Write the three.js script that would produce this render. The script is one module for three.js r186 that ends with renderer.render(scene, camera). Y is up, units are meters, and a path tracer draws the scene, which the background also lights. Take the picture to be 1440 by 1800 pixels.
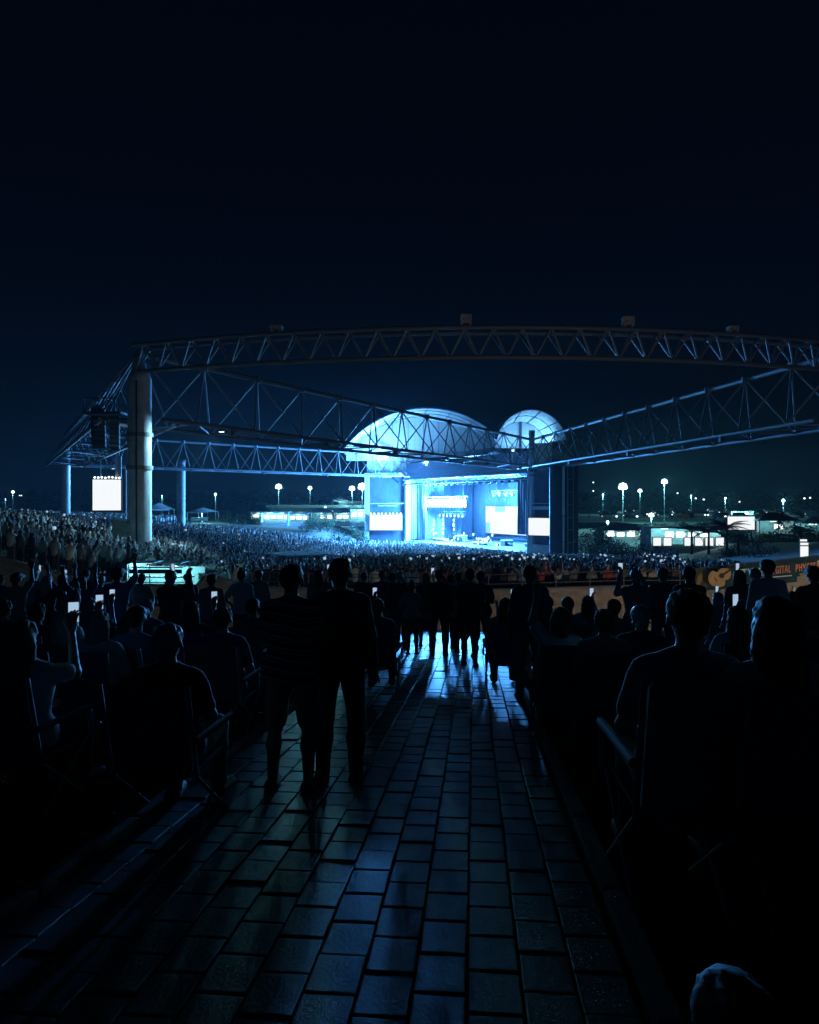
import * as THREE from 'three';
import { mergeGeometries } from 'three/addons/utils/BufferGeometryUtils.js';
import { RoundedBoxGeometry } from 'three/addons/geometries/RoundedBoxGeometry.js';
import { RectAreaLightUniformsLib } from 'three/addons/lights/RectAreaLightUniformsLib.js';

// ---------------------------------------------------------------- camera, sky, haze, exposure
const scene = new THREE.Scene();
const FOV = 75, EYE = 1.6, F = 900 / Math.tan(THREE.MathUtils.degToRad(FOV / 2));
const camera = new THREE.PerspectiveCamera(FOV, 1440 / 1800, 0.05, 6000);
camera.position.set(0, EYE, 0);
camera.setViewOffset(1440, 1800, 0, 15, 1440, 1800);      // level lens, horizon a little above the middle
const renderer = new THREE.WebGLRenderer();
renderer.toneMapping = THREE.LinearToneMapping;
renderer.toneMappingExposure = 1.0;
renderer.shadowMap.enabled = true;
RectAreaLightUniformsLib.init();

let seedState = 77123;
const rnd = () => { seedState = (seedState + 0x6d2b79f5) | 0; let t = Math.imul(seedState ^ (seedState >>> 15), 1 | seedState); t = (t + Math.imul(t ^ (t >>> 7), 61 | t)) ^ t; return ((t ^ (t >>> 14)) >>> 0) / 4294967296; };
const rr = (a, b) => a + (b - a) * rnd();
const pick = (a) => a[Math.floor(rnd() * a.length)];

{ // clear moonless night sky: nearly black navy, a trace more teal low down from the town's light
  const W = 256, H = 128, data = new Float32Array(W * H * 4);
  for (let y = 0; y < H; y++) for (let x = 0; x < W; x++) {
    const el = (y + 0.5) / H - 0.5, k = Math.exp(-Math.max(0, el) * 9), i = (y * W + x) * 4;
    data[i] = 0.0003 + 0.0003 * k; data[i + 1] = 0.0006 + 0.0020 * k; data[i + 2] = 0.0030 + 0.0024 * k; data[i + 3] = 1;
  }
  const t = new THREE.DataTexture(data, W, H, THREE.RGBAFormat, THREE.FloatType);
  t.mapping = THREE.EquirectangularReflectionMapping; t.magFilter = THREE.LinearFilter; t.needsUpdate = true;
  scene.background = t; scene.environment = t;
}
scene.fog = new THREE.FogExp2(new THREE.Color().setRGB(0.55, 0.8, 1.0), 0.00036);           // stage smoke drifting through the whole pavilion

const STAGE_BLUE = new THREE.Color().setRGB(0.07, 0.36, 1.0), VAULT_BLUE = new THREE.Color().setRGB(0.17, 0.52, 1.0);
const TEAL_WHITE = new THREE.Color().setRGB(0.22, 0.82, 0.95);
const WARM_WHITE = new THREE.Color().setRGB(1.0, 0.80, 0.60);

// ---------------------------------------------------------------- helpers
const V = (x, y, z) => new THREE.Vector3(x, y, z);
const P = (px, py, d) => V((px - 720) / F * d, EYE - (py - 885) / F * d, -d);     // where a sight line reaches distance d
const used = new Map();
const numbered = (n) => { const k = used.get(n) ?? 0; used.set(n, k + 1); return k ? `${n}_${String(k).padStart(3, '0')}` : n; };
function tag(o, label, category, group, kind) { if (label) o.userData.label = label; if (category) o.userData.category = category; if (group) o.userData.group = group; if (kind) o.userData.kind = kind; return o; }
function thing(name, label, category, pos = V(0, 0, 0), turn = 0, group) {
  const g = new THREE.Group(); g.name = numbered(name); g.position.copy(pos); g.rotation.y = turn; scene.add(g);
  return tag(g, label, category, group);
}
function part(parent, name, geo, m) { const o = new THREE.Mesh(geo, m); o.name = name; o.castShadow = o.receiveShadow = true; parent.add(o); return o; }
function struct(name, geo, m) { const o = part(scene, name, geo, m); o.userData.kind = 'structure'; return o; }
const UBOX = new THREE.BoxGeometry(1, 1, 1), UCYL = new THREE.CylinderGeometry(1, 1, 1, 20), UPIPE = new THREE.CylinderGeometry(1, 1, 1, 8, 1), USPH = new THREE.SphereGeometry(1, 16, 12), UDISC = new THREE.CylinderGeometry(1, 1, 1, 16);
const UROUND = new RoundedBoxGeometry(1, 1, 1, 2, 0.06);
function box(parent, name, c, s, m, geo = UBOX) { const o = part(parent, name, geo, m); o.position.set(...c); o.scale.set(...s); return o; }
const UPY = V(0, 1, 0);
function bar(parent, name, p, q, r, m, geo = UPIPE) {
  const a = V(...p), b = V(...q), o = part(parent, name, geo, m), d = b.clone().sub(a), l = d.length();
  o.position.copy(a).addScaledVector(d, 0.5); o.quaternion.setFromUnitVectors(UPY, d.normalize()); o.scale.set(r, l, r); return o;
}
const xyz = (v) => [v.x, v.y, v.z];

// value noise textures: grain and patches only
function hash(ix, iy, s) { let h = Math.imul(ix, 374761393) ^ Math.imul(iy, 668265263) ^ Math.imul(s, 2246822519); h = Math.imul(h ^ (h >>> 13), 1274126177); return ((h ^ (h >>> 16)) >>> 0) / 4294967296; }
function vnoise(x, y, per, s) {
  const ix = Math.floor(x), iy = Math.floor(y), fx = x - ix, fy = y - iy, u = fx * fx * (3 - 2 * fx), v = fy * fy * (3 - 2 * fy), w = (a) => ((a % per) + per) % per;
  const a = hash(w(ix), w(iy), s), b = hash(w(ix + 1), w(iy), s), c = hash(w(ix), w(iy + 1), s), d = hash(w(ix + 1), w(iy + 1), s);
  return (a + (b - a) * u) * (1 - v) + (c + (d - c) * u) * v;
}
function noiseTex(size, seed, base, amp, octaves, stretch = 1) {
  const d = new Uint8Array(size * size * 4);
  for (let y = 0; y < size; y++) for (let x = 0; x < size; x++) {
    let n = 0, tot = 0;
    for (const [per, a] of octaves) { n += a * vnoise(x / size * per, y / size * per * stretch, per * stretch, seed + per); tot += a; }
    const k = base + amp * (n / tot - 0.5) * 2, i = (y * size + x) * 4;
    d[i] = d[i + 1] = d[i + 2] = Math.max(0, Math.min(255, k * 255)); d[i + 3] = 255;
  }
  const t = new THREE.DataTexture(d, size, size); t.wrapS = t.wrapT = THREE.RepeatWrapping; t.magFilter = THREE.LinearFilter; t.needsUpdate = true; return t;
}
const GRAIN = noiseTex(512, 5, 0.78, 0.45, [[4, 1], [16, 1], [64, 0.8], [180, 0.8]]);
const WEAVE = noiseTex(256, 9, 0.82, 0.35, [[6, 0.8], [40, 0.6], [120, 0.6]]);
const FOLDS = noiseTex(256, 13, 0.5, 0.5, [[5, 1], [9, 0.8], [18, 0.4]]);
function mat(r, g, b, rough = 0.8, extra = {}) { const { metal = 0, ...rest } = extra; const m = new THREE.MeshStandardMaterial({ roughness: rough, metalness: metal, side: THREE.DoubleSide, ...rest }); m.color.setRGB(r, g, b); return m; }
function glow(r, g, b, k = 1) { const m = new THREE.MeshStandardMaterial({ roughness: 0.6, side: THREE.DoubleSide }); m.color.setRGB(0.05, 0.05, 0.05); m.emissive.setRGB(r, g, b); m.emissiveIntensity = k; return m; }
const M = {
  paint: mat(0.62, 0.64, 0.66, 0.5, { map: GRAIN }), steel: mat(0.20, 0.21, 0.23, 0.55, { metal: 0.1 }), darkSteel: mat(0.10, 0.11, 0.13, 0.5, { metal: 0.3 }),
  black: mat(0.018, 0.018, 0.02, 0.75), concrete: mat(0.36, 0.34, 0.31, 0.9, { map: GRAIN, bumpMap: GRAIN, bumpScale: 0.01 }), tanWall: mat(0.40, 0.32, 0.25, 0.9, { map: GRAIN, bumpMap: GRAIN, bumpScale: 0.008 }),
  lawn: mat(0.035, 0.06, 0.022, 1, { map: GRAIN }), asphalt: mat(0.05, 0.05, 0.052, 0.95, { map: GRAIN }), earth: mat(0.03, 0.035, 0.02, 1, { map: GRAIN }),
  fabricRoof: mat(0.75, 0.77, 0.80, 0.7), drape: mat(0.10, 0.11, 0.14, 0.85, { map: WEAVE }), deck: mat(0.12, 0.12, 0.13, 0.5, { map: GRAIN }), white: mat(0.75, 0.76, 0.76, 0.6, { map: WEAVE }),
  screenGlow: glow(0.95, 0.98, 1.0), lampGlow: glow(0.80, 0.95, 1.0, 2.5), blueLamp: glow(0.55, 0.8, 1.0, 2.2), warmGlow: glow(1, 0.75, 0.45, 0.8), phoneGlow: glow(0.36, 0.52, 0.70, 1.0), roofTile: mat(0.30, 0.31, 0.32, 0.7, { map: WEAVE }), plaster: mat(0.55, 0.55, 0.52, 0.85, { map: GRAIN }),
};
function lamp(parent, pos, color, intensity, radius = 5) {
  const l = new THREE.PointLight(color, intensity, 0, 2); l.name = 'lamp'; l.position.set(...pos); l.castShadow = true; l.shadow.radius = radius; parent.add(l); return l;
}
function flood(parent, pos, aim, color, intensity, angle, radius = 5) {     // aim: local point it shines at
  const l = new THREE.SpotLight(color, intensity, 0, angle, 0.5, 2); l.name = 'flood'; l.position.set(...pos); l.castShadow = true; l.shadow.radius = radius; l.target.position.set(...aim); parent.add(l); parent.add(l.target); return l;
}
function panelLight(parent, pos, w, h, color, intensity, face) {     // face: local direction it shines
  const l = new THREE.RectAreaLight(color, intensity, w, h); l.name = 'panel'; l.position.set(...pos); parent.add(l);
  const q = new THREE.Quaternion().setFromUnitVectors(V(0, 0, -1), V(...face).normalize()); l.quaternion.copy(q); return l;
}

// ---------------------------------------------------------------- the lie of the land (y up, d = distance ahead = -z)
const lerp = (a, b, t) => a + (b - a) * t, clamp01 = (t) => Math.max(0, Math.min(1, t)), smooth = (a, b, x) => { const t = clamp01((x - a) / (b - a)); return t * t * (3 - 2 * t); };
const OUT = -2.9, CONC = -4.2;
const lawnY = (x, d) => -0.11 * d;
function bowlY(x, d) {
  const hb = lerp(-3.0, -7.6, clamp01((d - 31) / 69)), t = Math.max(0, -x - 12), up = 6.5 * (1 - Math.exp(-t / 22)), right = 3.2 * smooth(24, 44, x);
  return lerp(hb + up + right, OUT, Math.max(smooth(126, 160, d) * (1 - smooth(-20, 0, x)), smooth(-76, -88, x)));
}
function sheet(x0, x1, nx, d0, d1, nd, fn, uvScale = 0.25) {
  const g = new THREE.PlaneGeometry(1, 1, nx, nd), p = g.attributes.position, uv = g.attributes.uv;
  for (let i = 0; i < p.count; i++) { const x = lerp(x0, x1, p.getX(i) + 0.5), d = lerp(d0, d1, p.getY(i) + 0.5); p.setXYZ(i, x, fn(x, d), -d); uv.setXY(i, x * uvScale, d * uvScale); }
  g.computeVertexNormals(); return g;
}
struct('lawn', sheet(-45, 45, 60, -12, 19, 30, (x, d) => lawnY(x, d) + 0.03 * (vnoise(x * 0.8 + 50, d * 0.8 + 50, 512, 3) - 0.5) * (Math.abs(x - 0.6 - d * 0.05) > 3 ? 1 : 0) - 0.02), M.lawn);
struct('concourse_pavement', sheet(-90, 60, 10, 18.8, 31.2, 2, () => CONC), M.asphalt);
struct('seating_floor', sheet(-90, 52, 72, 30.6, 165, 68, bowlY), M.concrete);
{ // the open ground all round, one sheet to the horizon with the bowl cut out
  const s = new THREE.Shape([[-2500, -400], [2500, -400], [2500, 4000], [-2500, 4000]].map(([x, y]) => new THREE.Vector2(x, y)));
  s.holes.push(new THREE.Path([[-88, -11], [-88, 160], [50, 160], [50, -11]].map(([x, y]) => new THREE.Vector2(x, y))));
  const g = new THREE.ShapeGeometry(s); g.rotateX(-Math.PI / 2); g.translate(0, OUT - 0.02, 0);
  for (let i = 0; i < g.attributes.uv.count; i++) g.attributes.uv.setXY(i, g.attributes.position.getX(i) * 0.05, g.attributes.position.getZ(i) * 0.05);
  struct('ground', g, M.earth);
  const lot = struct('parking_lot', new THREE.PlaneGeometry(420, 300).rotateX(-Math.PI / 2), M.asphalt); lot.position.set(190, OUT + 0.02, -340);
}
// retaining wall under the lip of the lawn, and the kerbing of the bowl's right side
{
  const w = thing('retaining_wall', 'low dark retaining wall under the lip of the lawn', 'wall', V(0, CONC, -19.1));
  box(w, 'wall_face', [0, 1.02, 0], [90, 2.06, 0.35], M.concrete);
  box(w, 'coping', [0, 2.085, 0], [90, 0.09, 0.46], M.concrete);
}
// ---------------------------------------------------------------- roof frame: columns and trusses
const A = [-18.6, 46], B = [-51, 99], C = [19.8, 108], E = [-0.6, 143], D = [29.6, 45];
const TOP = 11.9, BOT = 7.2;                                   // chord heights
function column(at, baseY, topY, r, label, opts = {}) {
  const [x, d] = at, g = thing('support_column', label, 'column', V(x, baseY, -d), 0, 'columns carrying the roof frame');
  const h = topY - baseY;
  const sh = box(g, 'shaft', [0, h / 2, 0], [r, h, r], M.paint, new THREE.CylinderGeometry(1, 1, 1, 32));
  box(g, 'base_plate', [0, 0.15, 0], [r * 1.35, 0.3, r * 1.35], M.concrete, UCYL);
  for (const k of opts.collars ?? [0.75, 1]) box(g, 'collar', [0, h * k - 0.1, 0], [r * 1.12, 0.28, r * 1.12], M.steel, UCYL);
  if (opts.cone) box(g, 'cone_cap', [0, h + opts.cone / 2, 0], [1, opts.cone, 1], M.paint, new THREE.CylinderGeometry(0.14, r * 0.98, 1, 24));
  if (opts.pipe) bar(g, 'drain_pipe', [opts.pipe[0], 0.3, opts.pipe[1]], [opts.pipe[0], h * 0.98, opts.pipe[1]], 0.06, M.black);
  return g;
}
const colA = column(A, -2.4, 10.2, 0.78, 'tall thick pale column beside the lit viewing box', { cone: 1.7, pipe: [0.12, 0.84], collars: [0.52, 0.70] });
{ // fin of concrete at the left foot of the column, with a sloping top
  const s = new THREE.Shape([[0, 0], [1.35, 0], [1.35, 2.75], [0, 3.35]].map(([a, b]) => new THREE.Vector2(a, b)));
  const g = new THREE.ExtrudeGeometry(s, { depth: 0.9, bevelEnabled: true, bevelSize: 0.03, bevelThickness: 0.03, bevelSegments: 1 });
  const o = part(colA, 'concrete_fin', g, mat(0.42, 0.45, 0.36, 0.9, { map: GRAIN })); o.position.set(-1.55, -0.3, -0.2);
}
column(B, bowlY(...B) - 0.1, 9.2, 0.62, 'far pale column standing in the left crowd', { cone: 2.6, collars: [1] });
column([-39.2, 114.5], bowlY(-39.2, 114.5), 9, 0.72, 'dim blue column behind the crowd, under the far truss', { collars: [1] });
column(E, -7.6, 12, 0.55, 'pale lit column at the left edge of the stage', { collars: [0.78, 1] });
column(C, -7.6, 13.4, 0.50, 'slender blue-lit column at the right edge of the stage, under the small vault', { collars: [0.66, 0.86] });
column(D, -2.6, 10.2, 0.78, 'column carrying the truss at the far right', { cone: 1.7 });

function truss(label, p, q, o = {}) {
  const { top = TOP, bot = BOT, width = 5, bays = 13, rt = 0.2, rb = 0.16, r = 0.075, name = 'roof_truss', mtl = M.steel } = o;
  const dx = q[0] - p[0], dz = -(q[1] - p[1]), L = Math.hypot(dx, dz), g = thing(name, label, 'truss', V(p[0], bot, -p[1]), Math.atan2(-dz, dx), 'trusses of the roof frame');
  const h = top - bot, w = width / 2, s = L / bays;
  bar(g, 'top_chord', [0, h, 0], [L, h, 0], rt, mtl);
  for (const z of [-w, w]) bar(g, 'bottom_chord', [0, 0, z], [L, 0, z], rb, mtl);
  for (let i = 0; i <= bays; i++) {
    const x = i * s;
    box(g, 'node', [x, h, 0], [rt * 1.5, 0.5, rt * 1.5], mtl, UDISC);
    for (const z of [-w, w]) for (const k of [-0.5, 0.5]) { const xb = x + k * s; if (xb < 0 || xb > L) continue; bar(g, 'brace', [x, h, 0], [xb, 0, z], r, mtl); }
    if (i < bays) {
      const xb = x + s / 2; bar(g, 'strut', [xb, 0, -w], [xb, 0, w], r, mtl);
      if (i < bays - 1) bar(g, 'lacing', [xb, 0, i % 2 ? -w : w], [xb + s, 0, i % 2 ? w : -w], r * 0.8, mtl);
    }
    if (o.fixtures && i % o.fixtures === 1) box(g, 'fixture', [x + 0.4, -0.35, w], [0.3, 0.4, 0.3], M.darkSteel);
  }
  return g;
}
truss('long near truss running from the thick column down to the stage', A, C, { fixtures: 2 });
truss('low far truss running from the far left column to the stage', B, E, { bays: 15, top: TOP - 0.1, bot: BOT + 0.1, width: 4.5, fixtures: 3 });
truss('truss receding leftward between the two pale columns', A, B, { bays: 11, r: 0.065 });
truss('right hand truss climbing from the stage to the frame edge', C, D, { bays: 12, fixtures: 3 });
{ // the front beam over our heads, bowed towards us in plan: two top chords, one bottom chord, zigzag webs
  const g = thing('front_truss', 'long bowed truss spanning the whole sky above the pavilion', 'truss', V(0, 0, 0), 0, 'trusses of the roof frame');
  const n = 30, at = (t, dd) => { const x = lerp(-18.6, 34, t), d = 46.2 - 5.4 * (1 - Math.pow(2 * t - 0.92, 2)) + dd; return [x, d]; };
  const run = (dd, y, seg) => new THREE.CatmullRomCurve3(Array.from({ length: seg + 1 }, (_, i) => { const [x, d] = at(i / seg, dd); return V(x, y, -d); }));
  const yT = 12.2, yB = 10.55;
  for (const dd of [-0.7, 0.7]) part(g, 'top_chord', new THREE.TubeGeometry(run(dd, yT, 24), 60, 0.13, 8), M.steel);
  part(g, 'bottom_chord', new THREE.TubeGeometry(run(0, yB, 24), 60, 0.15, 8), M.steel);
  for (let i = 0; i < n; i++) {
    const [xa, da] = at(i / n, 0), [xm, dm] = at((i + 0.5) / n, 0), [xb, db] = at((i + 1) / n, 0);
    for (const k of [-0.7, 0.7]) { bar(g, 'brace', [xa, yB, -da], [xm, yT, -(dm + k)], 0.07, M.steel); bar(g, 'brace', [xm, yT, -(dm + k)], [xb, yB, -db], 0.07, M.steel); }
    bar(g, 'strut', [xm, yT, -(dm - 0.7)], [xm, yT, -(dm + 0.7)], 0.05, M.steel);
  }
  const tops = [[487, 600, 0.75, 0.35, 'small'], [819, 589, 0.66, 0.62, 'tall'], [1103, 592, 0.68, 0.60, 'squat'], [1287, 603, 0.60, 0.34, 'low']];
  for (const [px, py, w, h, word] of tops) {
    let best = 0, e = 1e9; for (let t = 0; t < 1; t += 0.002) { const [x, d] = at(t, -0.7), er = Math.abs(720 + x / d * F - px); if (er < e) { e = er; best = t; } }
    const [x, d] = at(best, -0.7), b = thing('equipment_box', `${word} grey box on the top chord of the front truss, ${({ small: 'first', tall: 'second', squat: 'third', low: 'last' })[word]} from the thick column`, 'box', V(x, yT + 0.13, -d), 0, 'boxes along the front truss');
    box(b, 'cabinet', [0, h / 2, 0], [w, h, 0.5], M.paint, UROUND); box(b, 'bracket', [0, 0.02, 0], [w * 0.5, 0.05, 0.62], M.darkSteel);
    for (const k of [-0.25, 0.25]) box(b, 'latch', [k * w, h * 0.5, 0.26], [0.05, 0.12, 0.02], M.darkSteel);
  }
}
{ // outrigger head at the thick column: struts to a maintenance platform, speaker arrays hung below it
  const g = thing('speaker_gantry', 'dark maintenance platform slung from the head of the thick column', 'gantry', V(-20.5, 7.6, -47.5));
  const apex = [1.9, 4.6, 1.5];
  for (const p of [[-1.5, 0.5, 2.0], [-0.5, 0.5, 2.0], [-1.6, 0.5, -1.4], [0.2, 0.6, -1.4]]) bar(g, 'stay', apex, p, 0.06, M.steel);
  box(g, 'walkway', [-0.5, 0.2, 0.3], [2.6, 0.16, 3.4], M.darkSteel);
  for (const z of [2.0, -1.4]) { bar(g, 'rail', [-1.7, 1.2, z], [0.7, 1.2, z], 0.04, M.darkSteel); for (const x of [-1.7, -0.9, -0.1, 0.7]) bar(g, 'post', [x, 0.28, z], [x, 1.2, z], 0.035, M.darkSteel); }
  bar(g, 'beam', [-1.9, -0.1, 0.6], [0.8, -0.1, 0.6], 0.14, M.darkSteel); bar(g, 'beam', [-1.9, -0.1, -0.8], [0.8, -0.1, -0.8], 0.14, M.darkSteel);
  const arr = (px, top, n, label, w) => {
    const p = P(px, top, 47.2), s = thing('speaker_array', label, 'loudspeaker', p, 0.3, 'speaker arrays hung by the thick column');
    bar(s, 'hoist_chain', [0, 0, 0], [0, 0.9, 0], 0.04, M.darkSteel); box(s, 'fly_bar', [0, 0, 0], [w * 0.9, 0.1, 0.6], M.darkSteel);
    let y = -0.08, z = 0;
    for (let i = 0; i < n; i++) {
      const a = 0.02 + i * 0.045, c = box(s, 'cabinet', [0, y - 0.17, z], [w, 0.32, 0.6], M.black, UROUND); c.rotation.x = -a; const f = box(c, 'grille', [0, 0, 0.505], [0.9, 0.78, 0.02], M.darkSteel);
      y -= 0.345 * Math.cos(a); z -= 0.345 * Math.sin(a) * 0.8;
    }
  };
  arr(173, 716, 8, 'long black speaker array hung left of the thick column', 0.9); arr(202, 728, 7, 'shorter speaker array nearest the thick column', 0.62);
}
// ---------------------------------------------------------------- stage (local x along its front edge, z towards the audience)
const TH = -Math.atan2(0.864, 0.504), SP = (u, v, y) => V(E[0] + 0.504 * u + 0.864 * v, y, -(E[1] - 0.864 * u + 0.504 * v)), DECK = -6.4;
{
  const s = thing('stage_house', 'dark blue stage house with hung drapes under the vaults', 'stage', SP(0, 0, DECK), TH);
  const plan = (h) => new THREE.ExtrudeGeometry(new THREE.Shape([[-1.4, -0.5], [41, -0.5], [41, 0.5], [30, 18.6], [-1.4, 18.6]].map(([a, b]) => new THREE.Vector2(a, b))), { depth: h, bevelEnabled: false }).rotateX(-Math.PI / 2);
  part(s, 'deck', plan(1.2), M.deck).position.y = -1.2; box(s, 'deck_fascia', [20, -0.55, 0.56], [42, 1.0, 0.06], M.black);
  box(s, 'back_wall', [14.3, 6.5, -18.6], [31.4, 13, 0.4], M.drape); box(s, 'side_wall', [-1.2, 6.5, -9.4], [0.4, 13, 18], M.drape); const sw = box(s, 'side_wall', [35.6, 6.5, -9.8], [21, 13, 0.4], M.drape); sw.rotation.y = -Math.atan2(18.1, 11);
  part(s, 'ceiling', plan(0.4), M.darkSteel).position.y = 13.1;
  box(s, 'fascia', [20.6, 15.0, 0.25], [40.6, 3.0, 0.3], mat(0.16, 0.20, 0.28, 0.8, { map: GRAIN }));
  const roofG = new THREE.CylinderGeometry(24, 24, 31, 32, 1, true, -0.43, 0.86); roofG.rotateZ(Math.PI / 2); roofG.rotateX(-Math.PI / 2);
  const rf = part(s, 'roof_sheet', roofG, mat(0.13, 0.16, 0.22, 0.7, { map: GRAIN })); rf.position.set(14.4, -5.2, -9);
  // proscenium girder of small trusswork
  for (const y of [12.0, 13.0]) bar(s, 'girder_chord', [0, y, 1.0], [40.4, y, 1.0], 0.12, M.steel);
  for (let i = 0; i < 20; i++) bar(s, 'girder_web', [i * 2.02, i % 2 ? 13 : 12, 1.0], [(i + 1) * 2.02, i % 2 ? 12 : 13, 1.0], 0.06, M.steel);
  // hanging drapes: every panel its own pleated cloth
  const pleat = (w, h, n, amp) => { const g = new THREE.PlaneGeometry(w, h, n * 6, 8), p = g.attributes.position; for (let i = 0; i < p.count; i++) { const x = p.getX(i), y = p.getY(i); p.setZ(i, amp * Math.sin(x / w * n * 6.283) * (1 + 0.25 * Math.sin(y * 0.9 + x)) + 0.05 * Math.sin(x * 3 + y * 0.4)); } g.computeVertexNormals(); return g; };
  const dr = pleat(2.9, 12, 5, 0.16), dr2 = pleat(2.9, 10, 4, 0.2);
  for (let i = 0; i < 6; i++) { const o = part(s, 'curtain', dr, M.drape); o.position.set(-0.6, 6.3, -1.5 - i * 2.95); o.rotation.y = Math.PI / 2; }
  for (let i = 0; i < 10; i++) { const o = part(s, 'curtain', dr, M.drape); o.position.set(1 + i * 2.95, 6.4, -17.9); }
  for (let i = 2; i < 4; i++) { const o = part(s, 'curtain', dr2, M.drape); o.position.set(26 + i * 2.6, 7.6, -11 + i * 2.4); }
  for (let i = 0; i < 3; i++) { const o = part(s, 'leg_drape', dr, M.drape); o.position.set(1.6, 6.3, -3 - i * 4.5); }
}
function ledWall(name, label, pos, turn, w, h, nx, ny, group, opts = {}) {    // a video screen of panels, glowing, with its light just in front
  const g = thing(name, label, 'screen', pos, turn, group);
  box(g, 'frame', [0, h / 2, -0.16], [w + 0.3, h + 0.3, 0.2], M.black);
  const pw = w / nx, ph = h / ny;
  for (let i = 0; i < nx; i++) for (let j = 0; j < ny; j++) { const b = (opts.lum ?? (() => 1))((i + 0.5) / nx, (j + 0.5) / ny); box(g, 'screen_panel', [-w / 2 + (i + 0.5) * pw, (j + 0.5) * ph, 0], [pw - 0.004, ph - 0.004, 0.06], b > 0.8 ? M.screenGlow : b > 0.4 ? SCREEN_MID : SCREEN_DIM); }
  panelLight(g, [0, h / 2, 0.1], w, h, opts.color ?? STAGE_BLUE, opts.power ?? 6, [0, 0, 1]);
  return g;
}
const SCREEN_MID = glow(0.30, 0.55, 0.85, 1), SCREEN_DIM = glow(0.05, 0.18, 0.40, 1);
ledWall('video_screen', 'huge white video screen at the back of the stage', SP(11.9, 17.2, 1.6 - 6.5), TH, 13.6, 5.9, 8, 5, undefined, { power: 5, lum: (x, y) => (x < 0.13 && y < 0.5 ? 0.5 : x > 0.30 && x < 0.45 && y > 0.75 ? 0.5 : 1) });
{ // left and right side screens, each in a tall box
  const d = 143, p = P(681.5, 955, d);
  const t = thing('screen_tower', 'tall blue box tower holding the left side screen', 'tower', V(p.x, bowlY(p.x, d), -d), -0.05);
  const y0 = p.y - t.position.y, y1 = P(0, 838, d).y - t.position.y, w = 67 / F * d;
  box(t, 'back_panel', [0, (y0 + y1) / 2, -0.6], [w, y1 - y0, 0.3], mat(0.05, 0.06, 0.09, 0.85, { map: GRAIN }));
  for (const sx of [-1, 1]) box(t, 'upright', [sx * (w / 2 + 0.35), y1 / 2, 0], [0.9, y1, 1.2], M.paint);
  box(t, 'sill', [0, y0 - 0.75, 0], [w + 1.6, 1.5, 1.25], M.paint);
  box(t, 'head', [0, y1 + 0.4, 0], [w + 1.6, 0.8, 1.25], M.paint);
  box(t, 'upper_fascia', [0.1, y1 + 3.1, -0.5], [w + 1.0, 4.4, 0.3], M.paint);
  for (const [yy, ww] of [[885, 0.9], [889, 0.5]]) box(t, 'truss_bar', [0, P(0, yy, d).y - t.position.y, 0.1], [w * ww, 0.12, 0.12], M.paint);
  const sp = P(678.5, 932, d - 1);
  ledWall('side_screen', 'bright side screen in the tall tower left of the stage', V(sp.x, sp.y, sp.z), -0.03, 57 / F * d, 27 / F * d, 6, 3, 'side screens', { power: 9 });
  const sl = thing('screen_truss', 'row of small round lamps along the top of the left side screen', 'lamp bar', V(sp.x, sp.y + 3.4, sp.z + 0.1));
  bar(sl, 'pipe', [-3.4, 0, 0], [3.4, 0, 0], 0.06, M.darkSteel); for (let i = 0; i < 9; i++) box(sl, 'lamp_lens', [-3.2 + i * 0.8 + rr(-0.1, 0.1), 0.12, 0.05], [0.2, 0.2, 0.12], M.lampGlow, USPH);
}
{
  const dd = 106, p = P(951, 941, dd);
  const t = thing('screen_tower', 'narrow blue screen tower between the slender column and the black towers', 'tower', V(p.x + 0.2, bowlY(p.x, dd), -dd - 0.6), -0.75);
  const h = P(0, 826, dd).y - t.position.y;
  box(t, 'back_panel', [0, h / 2, -0.5], [4.7, h, 0.3], mat(0.12, 0.15, 0.2, 0.85, { map: GRAIN })); box(t, 'upright', [2.3, h / 2, 0], [0.3, h, 0.9], M.darkSteel); box(t, 'upright', [-2.3, h / 2, 0], [0.3, h, 0.9], M.paint);
  for (const yy of [885, 893]) box(t, 'lit_shelf', [-0.2, P(0, yy, dd).y - t.position.y, 0.1], [4.0, yy === 885 ? 0.12 : 0.55, 0.25], M.paint);
  box(t, 'bottom_board', [0, 1.3, 0.1], [4.6, 2.6, 0.2], M.paint);
  ledWall('side_screen', 'bright side screen right of the slender stage column', V(p.x - 0.35, p.y, -dd + 0.2), -0.62, 3.6, 2.75, 4, 3, 'side screens', { power: 8 });
}
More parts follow.
